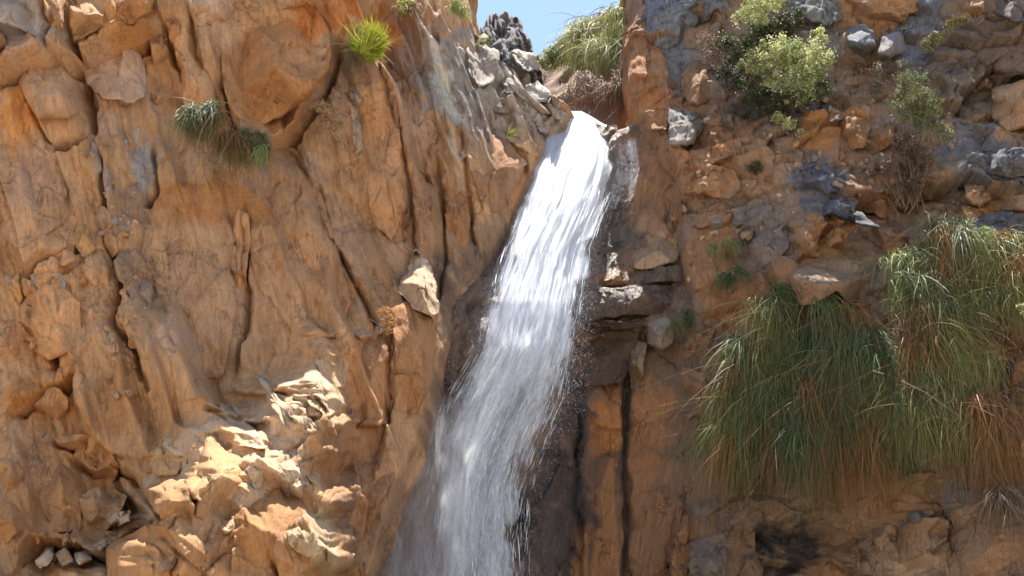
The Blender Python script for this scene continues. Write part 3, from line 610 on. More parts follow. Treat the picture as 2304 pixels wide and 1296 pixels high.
TAN, OCH, GREY, LIT, DRK, PALE, SLATE, ORG = (150, 108, 74), (146, 104, 68), (128, 112, 102), (202, 166, 134), (104, 84, 70), (164, 124, 90), (98, 94, 96), (148, 88, 42)  # LIT is rock colour lightened to look sunlit
LEFT_ROCKS = [  # outline, how far it stands out, tilt, colour
    ([(-30, -30), (60, -30), (85, 15), (105, 62), (80, 80), (35, 62), (-30, 40)], .35, (0, -.1), (140, 118, 102)),
    ([(-30, 60), (10, 75), (22, 115), (18, 135), (-30, 150)], .28, (0, 0), TAN),
    ([(88, -30), (150, -30), (152, 50), (148, 75), (160, 100), (110, 110), (108, 60)], .2, (0, 0), PALE),
    ([(152, -30), (230, -30), (232, 30), (228, 62), (200, 85), (165, 110), (152, 70)], .38, (.1, -.3), OCH),
    ([(232, -30), (345, -30), (350, -5), (338, 22), (305, 50), (262, 66), (235, 70)], .45, (0, -.4), OCH),
    ([(45, 135), (100, 112), (150, 92), (170, 150), (166, 210), (178, 255), (160, 268), (90, 275), (65, 235), (42, 190)], .28, (0, -.15), TAN),
    ([(178, 95), (240, 82), (305, 60), (320, 130), (335, 200), (300, 232), (235, 225), (195, 190)], .1, (0, 0), (146, 114, 90)),
    ([(325, 30), (350, 10), (372, 60), (395, 150), (372, 190), (345, 150)], .26, (.2, 0), OCH),
    ([(352, 0), (405, -20), (415, 60), (430, 110), (412, 140), (390, 120), (370, 50)], .16, (.3, 0), ORG),
    ([(400, 152), (425, 125), (470, 150), (492, 190), (500, 222), (480, 250), (440, 246), (412, 236), (405, 195)], .26, (0, -.1), (170, 124, 86)),
    ([(412, -30), (530, -30), (542, 25), (520, 48), (486, 48), (455, 64), (428, 42)], .3, (-.1, -.1), (160, 126, 100)),
    ([(495, 130), (520, 70), (600, 30), (700, 5), (745, 60), (740, 150), (700, 220), (640, 262), (565, 288), (520, 250), (492, 195)], .62, (.1, -.25), (146, 98, 60)),
    ([(340, 185), (385, 190), (402, 205), (398, 232), (360, 240), (340, 220)], .14, (0, 0), (120, 84, 56)),
    ([(283, 300), (302, 285), (318, 290), (327, 330), (325, 400), (305, 412), (285, 380), (280, 340)], .12, (0, 0), (138, 120, 106)),
    ([(190, 310), (212, 300), (230, 340), (232, 390), (212, 400), (196, 360)], .16, (0, 0), (138, 118, 106)),
    ([(250, 405), (282, 402), (285, 440), (265, 470), (240, 455)], .16, (0, 0), PALE),
    ([(218, 455), (250, 475), (258, 520), (235, 545), (212, 510)], .14, (0, 0), (138, 110, 88)),
    ([(165, 485), (195, 480), (200, 520), (218, 560), (190, 580), (165, 545)], .2, (.1, 0), (158, 112, 62)),
    ([(195, 575), (222, 555), (250, 605), (252, 645), (235, 655), (205, 640), (182, 600)], .26, (0, .1), PALE),
    ([(222, 545), (240, 520), (262, 530), (268, 560), (250, 585), (232, 565)], .18, (0, 0), TAN),
    ([(255, 590), (280, 560), (312, 580), (312, 625), (285, 645), (262, 625)], .2, (0, 0), (120, 96, 80)),
    ([(285, 650), (315, 625), (345, 640), (340, 700), (310, 705)], .14, (.2, 0), (138, 112, 94)),
    ([(262, 690), (285, 680), (298, 700), (285, 730), (265, 722)], .2, (0, 0), PALE),
    ([(228, 760), (245, 740), (262, 755), (258, 800), (240, 810), (226, 785)], .18, (0, 0), (150, 124, 102)),
    ([(130, 540), (165, 555), (172, 590), (140, 600), (105, 580), (112, 555)], .2, (0, .1), TAN),
    ([(22, 620), (46, 615), (50, 680), (30, 690), (20, 660)], .24, (0, 0), (162, 116, 64)),
    ([(50, 625), (80, 630), (84, 668), (66, 676), (52, 660)], .2, (0, 0), TAN),
    ([(-30, 640), (15, 645), (18, 690), (-30, 700)], .22, (0, 0), PALE),
    ([(45, 690), (90, 640), (140, 640), (180, 680), (182, 730), (165, 790), (110, 810), (70, 790), (42, 730)], .24, (0, -.1), (162, 114, 76)),
    ([(-30, 720), (30, 718), (70, 760), (82, 795), (62, 815), (-30, 850)], .36, (0, -.1), TAN),
    ([(75, 910), (100, 880), (130, 872), (155, 900), (152, 930), (120, 968), (85, 960)], .3, (0, 0), TAN),
    ([(120, 985), (160, 975), (205, 982), (225, 1000), (180, 1018), (140, 1012)], .26, (0, .2), PALE),
    ([(215, 1005), (250, 1015), (270, 1050), (250, 1090), (220, 1095), (205, 1060)], .28, (0, 0), (150, 98, 52)),
    ([(-30, 1040), (20, 1030), (70, 1050), (75, 1105), (40, 1120), (-30, 1110)], .3, (0, 0), TAN),
    ([(90, 1060), (150, 1035), (200, 1055), (205, 1100), (180, 1190), (130, 1200), (95, 1150)], .4, (0, -.2), (146, 104, 68)),
    ([(185, 1110), (240, 1090), (285, 1115), (262, 1170), (215, 1222), (160, 1216)], .36, (0, -.2), (146, 104, 68)),
    ([(-30, 1130), (60, 1130), (100, 1170), (80, 1200), (20, 1225), (-30, 1230)], .35, (0, -.3), (152, 104, 66)),
    ([(330, 1095), (380, 1075), (420, 1090), (440, 1140), (430, 1175), (385, 1180), (345, 1150)], .3, (0, -.1), (146, 104, 68)),
    ([(412, 1075), (440, 1050), (472, 1040), (480, 1085), (455, 1130), (430, 1120)], .3, (0, .1), (146, 104, 68)),
    ([(450, 1020), (468, 962), (500, 985), (535, 1000), (562, 1060), (555, 1090), (520, 1140), (470, 1180), (440, 1160), (445, 1080)], .36, (.1, -.15), (148, 104, 68)),
    ([(520, 1150), (620, 1080), (680, 1120), (700, 1200), (690, 1320), (560, 1320), (500, 1240)], .25, (.1, -.25), (142, 96, 58)),
    ([(240, 1230), (330, 1180), (420, 1190), (480, 1240), (470, 1330), (240, 1330)], .22, (0, -.2), (146, 100, 62)),
    ([(340, 1290), (385, 1250), (400, 1255), (365, 1310)], .25, (0, 0), GREY),
    # right-hand pillar that leans over the stream, and the masses above it
    ([(888, 690), (930, 668), (984, 690), (992, 780), (974, 872), (940, 928), (905, 950), (880, 900), (885, 780)], .3, (.15, -.1), (146, 98, 62)),
    ([(785, 780), (850, 740), (885, 760), (888, 880), (870, 960), (800, 960), (775, 870)], .25, (0, .05), (134, 92, 62)),
    ([(780, 960), (880, 950), (930, 940), (900, 1050), (850, 1150), (800, 1250), (770, 1330), (735, 1330), (740, 1150)], .22, (.1, 0), (140, 96, 62)),
    ([(1045, 340), (1095, 300), (1155, 310), (1185, 350), (1170, 420), (1120, 480), (1085, 470)], .28, (0, .1), (138, 92, 58)),
    ([(1050, 110), (1090, 100), (1125, 118), (1115, 180), (1080, 200), (1055, 165)], .12, (0, .1), (128, 114, 104)),
    ([(880, 190), (930, 170), (965, 240), (985, 330), (975, 400), (930, 380), (895, 290)], .14, (.1, 0), (142, 112, 92)),
    ([(820, 230), (880, 200), (905, 320), (920, 470), (880, 540), (835, 500), (812, 350)], .16, (.1, 0), (146, 98, 62)),
    ([(1000, 430), (1040, 420), (1060, 490), (1050, 560), (1020, 590), (1000, 520)], .18, (0, 0), (146, 96, 56)),
    ([(925, 400), (985, 420), (995, 500), (975, 560), (935, 520)], .14, (0, 0), (136, 98, 70)),
    ([(530, 470), (560, 480), (562, 560), (548, 680), (530, 800), (510, 820), (520, 640)], .12, (.4, 0), (160, 110, 72)),
    ([(330, 640), (420, 560), (520, 600), (535, 700), (500, 850), (420, 860), (360, 780)], .10, (.1, 0), (146, 108, 78)),
    ([(600, 340), (660, 330), (720, 420), (760, 560), (790, 680), (760, 760), (690, 760), (620, 600), (590, 450)], .14, (.1, 0), (146, 104, 72)),
    ([(0, 300), (60, 290), (120, 330), (160, 470), (130, 560), (40, 560), (-30, 500)], .16, (0, 0), (146, 106, 76)),
]
LIT_ROCKS = [   # outcrop rocks that catch the sun, with sunlight also put into their pale colours
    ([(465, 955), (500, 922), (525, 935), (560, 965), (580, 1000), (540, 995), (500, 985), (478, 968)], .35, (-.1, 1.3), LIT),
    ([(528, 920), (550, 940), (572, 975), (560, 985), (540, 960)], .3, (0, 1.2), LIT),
    ([(548, 888), (575, 878), (600, 900), (580, 925), (562, 910)], .34, (0, 1.2), LIT),
    ([(590, 865), (608, 870), (650, 930), (668, 965), (640, 950), (612, 910)], .36, (-.3, 1.1), LIT),
    ([(612, 868), (640, 890), (690, 935), (705, 960), (680, 960), (650, 925)], .32, (-.3, 1.1), LIT),
    ([(655, 890), (690, 880), (712, 915), (718, 955), (690, 930)], .25, (-.2, 1.1), (176, 150, 122)),
    ([(680, 870), (712, 840), (748, 868), (770, 905), (735, 925), (705, 905)], .25, (0, 1.1), (172, 140, 108)),
    ([(720, 820), (765, 780), (780, 820), (770, 862), (738, 862)], .25, (0, 1.1), (168, 134, 102)),
    ([(400, 1010), (430, 990), (462, 978), (470, 1000), (440, 1018), (415, 1030)], .34, (0, 1.2), LIT),
    ([(365, 980), (405, 1000), (425, 1020), (395, 1022), (370, 1000)], .3, (0, 1.2), LIT),
    ([(335, 1030), (360, 1012), (400, 1030), (395, 1060), (360, 1062)], .32, (0, 1.0), (176, 136, 92)),
    ([(395, 1075), (420, 1050), (440, 1048), (448, 1065), (425, 1088), (402, 1095)], .42, (0, 1.2), LIT),
    ([(372, 1100), (390, 1088), (408, 1102), (385, 1108)], .42, (0, 1.0), LIT),
    ([(560, 1050), (580, 1032), (595, 1060), (585, 1100), (568, 1085)], .42, (0, 1.0), LIT),
    ([(585, 1030), (620, 1020), (640, 1060), (625, 1095), (600, 1075)], .4, (0, 1.2), LIT),
    ([(620, 1045), (650, 1030), (672, 1060), (660, 1085), (635, 1080)], .38, (0, 1.3), LIT),
    ([(650, 1080), (685, 1070), (700, 1100), (680, 1118), (655, 1105)], .36, (0, 1.3), LIT),
    ([(630, 1090), (655, 1100), (650, 1130), (632, 1125)], .36, (0, 1.0), LIT),
    ([(690, 1040), (715, 1065), (722, 1110), (705, 1130), (692, 1090)], .3, (.2, .8), (170, 134, 96)),
    ([(655, 1195), (685, 1180), (712, 1205), (715, 1238), (690, 1245), (660, 1225)], .45, (.1, .7), (178, 146, 112)),
    ([(690, 1120), (715, 1130), (722, 1200), (748, 1290), (720, 1290), (705, 1220)], .35, (-.4, .6), LIT),
    ([(720, 1270), (745, 1262), (765, 1310), (730, 1330)], .4, (0, .8), LIT),
    ([(495, 1180), (525, 1160), (548, 1155), (545, 1178), (510, 1195)], .5, (0, 1.2), LIT),
    ([(470, 1195), (488, 1185), (498, 1200), (480, 1210)], .5, (0, .8), LIT),
    ([(240, 1170), (270, 1150), (292, 1148), (290, 1172), (258, 1185)], .55, (0, 1.1), LIT),
    ([(82, 1258), (105, 1235), (122, 1228), (118, 1255), (92, 1280)], .5, (0, .8), LIT),
    ([(125, 1245), (150, 1232), (165, 1262), (140, 1275)], .45, (0, .8), (176, 134, 88)),
    ([(165, 1250), (195, 1238), (205, 1258), (180, 1270)], .45, (0, .9), LIT),
    ([(195, 1238), (225, 1215), (242, 1210), (238, 1230), (208, 1248)], .5, (0, 1.1), LIT),
    ([(798, 748), (825, 738), (840, 755), (818, 768)], .35, (0, 1.2), LIT),
    ([(838, 735), (858, 728), (868, 745), (850, 755)], .32, (0, 1.2), LIT),
    ([(820, 785), (842, 800), (858, 845), (840, 850), (825, 820)], .3, (-.3, .9), (176, 144, 110)),
    ([(250, 880), (262, 870), (272, 895), (262, 900)], .35, (0, 1.0), LIT),
    ([(278, 875), (292, 868), (302, 890), (290, 895)], .35, (0, 1.0), LIT),
    # slanting ribs beside the notch
    ([(1100, 110), (1140, 150), (1180, 200), (1240, 255), (1215, 255), (1160, 210), (1112, 150)], .3, (.5, 1.1), (146, 132, 120)),
    ([(1150, 110), (1200, 118), (1215, 150), (1190, 165), (1160, 140)], .3, (0, 1.2), (150, 138, 128)),
    ([(1180, 195), (1210, 180), (1245, 215), (1225, 235), (1195, 220)], .3, (0, 1.2), (146, 132, 120)),
    ([(1100, 215), (1140, 200), (1165, 235), (1140, 260), (1110, 250)], .25, (0, 1.0), (120, 108, 100)),
    ([(1120, 180), (1150, 172), (1165, 205), (1140, 212)], .25, (0, 1.1), (128, 116, 108)),
    ([(1140, 305), (1180, 308), (1215, 330), (1195, 345), (1160, 330)], .34, (0, 1.2), (190, 156, 120)),
    ([(1145, 358), (1170, 352), (1190, 372), (1165, 378)], .3, (0, 1.0), (180, 146, 112)),
    ([(1205, 270), (1240, 262), (1262, 282), (1240, 300), (1212, 295)], .3, (0, 1.3), (158, 140, 124)),
    ([(1228, 232), (1262, 238), (1290, 262), (1268, 275), (1240, 260)], .35, (0, 1.3), (150, 136, 126)),
    ([(1028, 345), (1052, 335), (1058, 342), (1036, 362)], .3, (0, 1.2), (170, 150, 132)),
    ([(775, 590), (795, 605), (825, 640), (805, 632), (785, 612)], .24, (.4, 1.1), LIT),
    ([(780, 200), (800, 190), (815, 225), (800, 240)], .2, (.5, .9), (140, 120, 104)),
    ([(795, 245), (808, 250), (812, 330), (800, 345), (793, 300)], .22, (.7, .6), (150, 130, 112)),
    ([(1060, 82), (1095, 78), (1098, 88), (1065, 95)], .3, (0, 1.0), (120, 104, 80)),
]
for k, (pl, pr, tl, cc) in enumerate(LEFT_ROCKS):
    q = np.array(pl, float); qc = q.mean(0)
    if qc[0] < 370 and 280 < qc[1] < 830: pr *= .6
    if qc[0] < 760 and qc[1] < 300: pr, tl = pr * 1.15, (tl[0], .38)
    rock('rock', pl, Y_LEFT, M_LEFT, cc, pr, tl, cliff_left, wall='cliff_left', own=.4, seed=1000 + 13 * k, p=4.0, facet=0.07, rough=0.03)
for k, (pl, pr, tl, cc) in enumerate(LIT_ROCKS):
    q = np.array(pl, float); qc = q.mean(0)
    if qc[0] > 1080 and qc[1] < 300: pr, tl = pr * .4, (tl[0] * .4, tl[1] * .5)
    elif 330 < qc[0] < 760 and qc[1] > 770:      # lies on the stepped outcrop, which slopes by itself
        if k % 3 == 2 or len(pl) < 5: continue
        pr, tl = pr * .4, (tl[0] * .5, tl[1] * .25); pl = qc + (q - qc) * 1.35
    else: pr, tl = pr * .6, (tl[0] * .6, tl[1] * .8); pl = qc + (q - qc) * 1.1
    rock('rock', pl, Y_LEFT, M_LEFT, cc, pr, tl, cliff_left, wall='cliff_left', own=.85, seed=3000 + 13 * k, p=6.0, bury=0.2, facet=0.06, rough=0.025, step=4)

GULLY_ROCKS = [
    ([(1310, 640), (1360, 622), (1420, 606), (1425, 640), (1320, 648)], .35, (0, -.2), (128, 82, 46)),
    ([(1425, 612), (1480, 598), (1535, 596), (1545, 632), (1428, 640)], .4, (0, -.1), (100, 78, 64)),
    ([(1300, 652), (1430, 642), (1546, 640), (1552, 690), (1480, 708), (1330, 715), (1292, 700)], .5, (0, -.25), (98, 74, 58)),
    ([(1282, 716), (1400, 722), (1480, 716), (1540, 705), (1500, 735), (1380, 742), (1290, 745)], .4, (0, -.6), (84, 60, 48)),
    ([(1460, 720), (1500, 714), (1518, 730), (1515, 770), (1490, 790), (1455, 772)], .45, (0, .2), (150, 126, 108)),
    ([(1420, 760), (1455, 770), (1448, 850), (1425, 900), (1415, 830)], .36, (.2, 0), (128, 96, 70)),
    ([(1290, 780), (1360, 745), (1440, 742), (1430, 800), (1400, 860), (1320, 870), (1280, 850)], .2, (0, .1), (88, 62, 46)),
    ([(1430, 540), (1500, 520), (1530, 580), (1500, 598), (1425, 606)], .26, (0, .4), (158, 118, 84)),
]
for k, (pl, pr, tl, cc) in enumerate(GULLY_ROCKS):
    rock('rock', pl, Y_GULLY, M_WET, greyer(cc, .12), pr * .8, tl, cliff_centre, seed=5000 + 13 * k, p=9.0, bury=0.25, facet=0.05, rough=0.02, tilt_dir=0.0, aniso=2.0)

RIGHT_ROCKS = [
    ([(1412, 60), (1450, 10), (1470, 80), (1500, 140), (1506, 220), (1500, 290), (1440, 300), (1412, 200)], .3, (-.1, 0), (150, 100, 64)),
    ([(1500, 235), (1560, 232), (1625, 245), (1600, 275), (1575, 290), (1560, 330), (1508, 325)], .35, (0, .1), (128, 124, 122)),
    ([(1560, 270), (1620, 262), (1655, 300), (1650, 345), (1600, 370), (1565, 330)], .38, (0, 0), (146, 102, 68)),
    ([(1645, 260), (1700, 270), (1732, 280), (1728, 320), (1690, 335), (1655, 310)], .34, (0, 0), (142, 96, 62)),
    ([(1510, 345), (1600, 370), (1650, 380), (1670, 420), (1640, 445), (1540, 440), (1512, 400)], .28, (0, .1), (158, 110, 72)),
    ([(1530, 170), (1560, 140), (1610, 150), (1620, 220), (1570, 235), (1535, 215)], .35, (0, 0), (150, 104, 68)),
    ([(1450, -30), (1530, -30), (1575, 10), (1570, 50), (1510, 105), (1470, 115), (1452, 60)], .3, (.2, 0), (108, 106, 110)),
    ([(1580, -20), (1640, -30), (1655, 20), (1610, 40), (1575, 55)], .25, (0, .2), (114, 114, 120)),
    ([(1800, -30), (1900, -30), (1895, 40), (1860, 60), (1815, 40)], .3, (0, .2), (112, 104, 98)),
    ([(1900, -30), (2065, -30), (2072, 20), (2040, 40), (2035, 80), (1975, 75), (1905, 50)], .5, (0, -.2), (152, 108, 74)),
    ([(2060, -30), (2150, -30), (2130, 30), (2090, 70), (2050, 60), (2045, 30)], .35, (.2, .1), (100, 98, 108)),
    ([(2150, -30), (2210, -30), (2218, 40), (2200, 60), (2160, 40)], .4, (0, 0), (164, 118, 82)),
    ([(2220, -30), (2330, -30), (2330, 40), (2270, 50), (2225, 20)], .4, (0, .2), (90, 84, 84)),
    ([(2200, 60), (2260, 50), (2330, 60), (2330, 170), (2240, 170), (2200, 130)], .36, (0, .2), (104, 80, 66)),
    ([(2230, 200), (2330, 170), (2330, 290), (2270, 292), (2235, 270)], .4, (0, -.1), (152, 110, 78)),
    ([(2195, 180), (2240, 172), (2232, 215), (2200, 215)], .3, (0, .2), (146, 106, 76)),
    ([(2165, 350), (2220, 338), (2330, 332), (2330, 400), (2240, 405), (2170, 390)], .5, (0, .5), (90, 86, 88)),
    ([(2170, 405), (2225, 408), (2230, 450), (2200, 470), (2172, 450)], .45, (0, -.1), (176, 124, 80)),
    ([(2225, 410), (2330, 405), (2330, 470), (2260, 480), (2228, 455)], .4, (0, -.1), (152, 108, 74)),
    ([(2190, 490), (2270, 470), (2330, 440), (2330, 515), (2250, 520), (2195, 515)], .45, (0, .4), (92, 88, 92)),
    ([(1785, 385), (1820, 370), (1880, 375), (1912, 400), (1900, 425), (1840, 440), (1790, 430)], .45, (0, .5), (92, 90, 98)),
    ([(1770, 490), (1820, 445), (1870, 440), (1930, 475), (1985, 515), (1940, 505), (1880, 482), (1820, 495)], .55, (0, .6), (90, 88, 94)),
    ([(1775, 505), (1830, 492), (1850, 560), (1840, 585), (1790, 570)], .42, (0, -.1), (152, 106, 70)),
    ([(1835, 492), (1885, 485), (1930, 510), (1900, 540), (1862, 560), (1848, 530)], .42, (0, -.1), (154, 108, 70)),
    ([(1940, 520), (2000, 510), (2050, 530), (2020, 570), (1960, 570)], .3, (0, .2), (146, 102, 76)),
    ([(1650, 560), (1700, 520), (1770, 500), (1775, 560), (1740, 600), (1680, 600)], .3, (.1, .2), (120, 98, 86)),
    ([(1545, 460), (1620, 455), (1650, 470), (1640, 500), (1570, 520), (1540, 500)], .28, (0, .1), (150, 106, 72)),
    ([(1645, 470), (1690, 475), (1690, 500), (1660, 510), (1640, 495)], .34, (0, .2), (124, 116, 112)),
    ([(1580, 490), (1620, 480), (1632, 510), (1610, 530), (1585, 525)], .32, (0, .1), (130, 126, 126)),
    ([(1660, 530), (1690, 510), (1720, 505), (1715, 520), (1680, 545)], .3, (0, 0), (160, 108, 66)),
    ([(1560, 540), (1640, 540), (1655, 620), (1640, 690), (1575, 700), (1552, 620)], .2, (0, 0), (152, 104, 70)),
    ([(1885, 260), (1930, 250), (1960, 280), (1950, 330), (1900, 340), (1870, 300)], .35, (0, 0), (152, 104, 64)),
    ([(1950, 285), (2005, 275), (2015, 310), (1990, 340), (1955, 335)], .34, (0, 0), (150, 98, 58)),
    ([(1860, 262), (1905, 245), (1910, 260), (1870, 278)], .45, (0, .6), (132, 122, 114)),
    ([(2010, 330), (2080, 330), (2110, 380), (2100, 450), (2040, 460), (2000, 420)], .22, (0, 0), (110, 76, 54)),
    ([(1920, 420), (1990, 425), (2030, 460), (2000, 495), (1940, 470)], .25, (0, 0), (134, 92, 62)),
    ([(2240, 780), (2330, 760), (2330, 880), (2250, 870), (2225, 830)], .35, (0, -.1), (138, 92, 60)),
    ([(2250, 960), (2330, 950), (2330, 1035), (2265, 1030)], .3, (0, -.1), (172, 118, 66)),
    ([(2135, 1105), (2180, 1095), (2230, 1075), (2330, 1060), (2330, 1100), (2240, 1130), (2180, 1140), (2140, 1130)], .5, (0, .8), (122, 112, 108)),
    ([(2140, 1140), (2230, 1130), (2330, 1105), (2330, 1330), (2160, 1330), (2145, 1230)], .38, (0, -.1), (150, 112, 82)),
    ([(1965, 1180), (2020, 1172), (2025, 1230), (1990, 1250), (1962, 1220)], .35, (0, 0), (158, 122, 94)),
    ([(2030, 1180), (2080, 1165), (2135, 1170), (2140, 1330), (2020, 1330), (2022, 1240)], .28, (0, 0), (148, 108, 78)),
    ([(2042, 1150), (2090, 1142), (2092, 1170), (2045, 1180)], .36, (0, .3), (118, 118, 122)),
    ([(1950, 1050), (2120, 1060), (2125, 1130), (2080, 1150), (1980, 1165), (1950, 1120)], .22, (0, 0), (148, 102, 68)),
    ([(1810, 1210), (1860, 1195), (1930, 1205), (1935, 1330), (1800, 1330)], .3, (0, .1), (144, 100, 66)),
    ([(1550, 1170), (1640, 1170), (1645, 1330), (1545, 1330)], .28, (0, 0), (116, 96, 82)),
    ([(1645, 1200), (1720, 1190), (1715, 1330), (1650, 1330)], .3, (0, 0), (112, 80, 58)),
    ([(1490, 1100), (1550, 1080), (1550, 1160), (1545, 1330), (1500, 1330)], .25, (0, 0), (138, 88, 52)),
    ([(1460, 860), (1490, 840), (1515, 880), (1500, 960), (1470, 980), (1455, 920)], .3, (0, .1), (150, 118, 94)),
    ([(1525, 830), (1570, 800), (1590, 850), (1570, 920), (1530, 930)], .25, (0, 0), (146, 102, 70)),
    ([(1530, 710), (1580, 690), (1610, 740), (1590, 800), (1545, 810)], .22, (0, 0), (150, 104, 72)),
]
for k, (pl, pr, tl, cc) in enumerate(RIGHT_ROCKS):
    rock('rock', pl, Y_RIGHT, M_RIGHT, greyer(cc), pr, tl, cliff_right, wall='cliff_right', own=.75, seed=7000 + 13 * k, p=4.5, facet=0.09, rough=0.045, tilt_dir=0.0, aniso=0.8, jag=4)

# loose stones lodged in the walls: a few shapes shared by many
def stone_meshes(cols, mat, tagn):
    out = []
    for ci, cc in enumerate(cols):
        for v in range(4):
            r = np.random.default_rng(hash((ci, v)) % 9999 + 5)
            me = bpy.data.meshes.new('stone'); import bmesh
            bm = bmesh.new(); pts = unit_(r.normal(size=(16, 3))) * r.uniform(.75, 1.0, (16, 1)) * np.array([1.0, .8, .75])
            for q in pts: bm.verts.new(q)
            bmesh.ops.convex_hull(bm, input=bm.verts); bm.to_mesh(me); bm.free()
            a = me.color_attributes.new('Col', 'FLOAT_COLOR', 'POINT')
            c = np.ones((len(me.vertices), 4), np.float32); c[:, :3] = alb(cc); a.data.foreach_set('color', c.ravel())
            me.materials.append(mat); out.append(me)
    return out
def unit_(v): return v / (np.linalg.norm(v, axis=-1, keepdims=True) + 1e-9)
def scatter(zones, Yf, parent, meshes, seed):
    r = np.random.default_rng(seed)
    co = np.empty(len(parent.data.vertices) * 3, np.float32); parent.data.vertices.foreach_get('co', co); co = co.reshape(-1, 3)
    d = co[:, 1] * CP + (co[:, 2] - CAM_Z) * SP; vx = 1152 + FPX * co[:, 0] / d; vy = 648 - FPX * (-co[:, 1] * SP + (co[:, 2] - CAM_Z) * CP) / d
    for (x, y, rx, ry, n, s0, s1) in zones:
        w = np.where(((vx - x) / rx) ** 2 + ((vy - y) / ry) ** 2 < 1)[0]
        for k in range(n):
            p = co[r.choice(w)]; sz = s0 + (s1 - s0) * r.random() ** 2
            o = bpy.data.objects.new('stone', meshes[r.integers(len(meshes))])
            o.location = (p[0], p[1] + sz * .25, p[2]); o.rotation_euler = r.uniform(0, 6.28, 3); o.scale = sz * r.uniform(.7, 1.3, 3)
            link(o, parent)
SL = stone_meshes([TAN, PALE, GREY, (150, 104, 66)], M_LEFT, 'l'); SR = stone_meshes([(150, 106, 74), (112, 100, 94), (134, 110, 94), (136, 104, 80), (160, 140, 124)], M_RIGHT, 'r')
scatter([(265, 470, 50, 70, 22, .03, .10), (270, 640, 70, 150, 34, .03, .12), (90, 620, 90, 60, 14, .03, .1), (620, 950, 150, 90, 26, .02, .06), (600, 1080, 130, 60, 18, .02, .05),
         (420, 1040, 90, 60, 24, .02, .07), (160, 1240, 130, 40, 22, .03, .09), (860, 780, 70, 60, 14, .02, .07), (90, 960, 90, 90, 12, .03, .09)], Y_LEFT, cliff_left, SL, 71)
scatter([(2050, 260, 130, 120, 45, .03, .11), (1920, 220, 80, 70, 30, .03, .12), (2180, 240, 90, 110, 30, .03, .1), (1600, 200, 80, 90, 25, .03, .1), (1850, 430, 120, 90, 34, .03, .12), (1650, 430, 130, 110, 34, .02, .08),
         (2220, 450, 80, 60, 16, .03, .09), (1600, 620, 70, 110, 16, .02, .07), (1500, 880, 40, 90, 16, .03, .09), (2150, 1120, 130, 60, 16, .03, .1), (1740, 300, 90, 50, 20, .03, .09)], Y_RIGHT, cliff_right, SR, 72)

# rocks that stand on their own
def own(name, label, cat, poly, Yf, mat, colr, group=None, **kw):
    return tag(rock(name, poly, Yf, mat, colr, **kw), label, cat, group)
own('pointed_rock', 'pointed pale rock in full sun beside the middle of the waterfall', 'rock',
    [(935, 560), (975, 602), (982, 650), (990, 700), (975, 715), (930, 690), (893, 652), (910, 610)], Y_LEFT, M_LEFT, (186, 152, 122), proud=.5, tilt=(.1, .9), seed=9001, p=5, facet=.09, step=3, jag=6, rough=.06)
own('overhanging_rock', 'rounded grey-topped rock jutting out above the hanging grass', 'rock',
    [(1772, 620), (1785, 595), (1830, 588), (1900, 592), (1985, 600), (1988, 640), (1975, 680), (1920, 690), (1880, 660), (1830, 690), (1800, 690)], Y_RIGHT, M_RIGHT, (128, 100, 78), proud=1.0, tilt=(0, .3), seed=9011, p=4, facet=.05)
own('angular_boulder', 'angular charcoal boulder with a sloping dark face beside the pale leafy bush', 'boulder',
    [(1882, 105), (1895, 62), (1945, 55), (1968, 72), (1972, 110), (1950, 128), (1905, 126)], Y_RIGHT, M_RIGHT, (104, 100, 102), proud=.6, tilt=(.3, .2), seed=9021, p=7, facet=.08)
own('rounded_boulder', 'smooth grey rounded boulder below the orange crumbling block', 'boulder',
    [(1976, 112), (1985, 80), (2010, 72), (2036, 74), (2036, 118), (2005, 130), (1982, 126)], Y_RIGHT, M_RIGHT, (116, 108, 108), proud=.55, tilt=(0, .1), seed=9031, p=3.5, facet=.03)
Y_CRAG = lambda px, py: 25.5 + 0 * np.asarray(px, float)
own('crag', 'dark jagged crag standing against the sky at the head of the waterfall', 'crag',
    [(1082, 62), (1098, 36), (1130, 29), (1165, 40), (1178, 62), (1180, 78), (1194, 88), (1200, 112), (1206, 140), (1225, 190), (1150, 230), (1080, 160)], Y_CRAG, M_LEFT, (92, 84, 82), proud=1.6, tilt=(.2, .75), seed=9041, p=3, facet=.3, rough=.12, root=5.0, step=3, jag=6)

# ------------------------------------------------------------------ hillside in the notch, ground, pool
px_h = np.linspace(1120, 1500, 120); py_h = np.linspace(0, 1, 60)
ridge = np.interp(px_h, [1120, 1220, 1260, 1300, 1350, 1400, 1440, 1500], [160, 135, 108, 80, 66, 40, -10, -40])
PXh = np.repeat(px_h[None], 60, 0); PYh = ridge[None] + (330 - ridge[None]) * py_h[:, None]
Yh = 30.0 - 6.5 * py_h[:, None] - 2.2 * (PXh - 1200) / 220
Ph = pix(PXh, PYh, Yh); Ph[..., 1] -= fbm(Ph.reshape(-1, 3) * 1.2, 5, 901).reshape(Yh.shape) * 0.45
capP = np.repeat(Ph[:1], 5, 0); kk = np.linspace(1, 0, 5, endpoint=False)[:, None]
capP[..., 1] += kk * 18; capP[..., 2] += kk * 1.0
Ph = np.concatenate([capP, Ph], 0)
Ch = np.broadcast_to(alb((128, 104, 88)), Ph.shape)
hillside = tag(mesh_obj('hillside', Ph.reshape(-1, 3), gridF(*Ph.shape[:2]), M_RIGHT, col=Ch.reshape(-1, 3)), kind='structure')

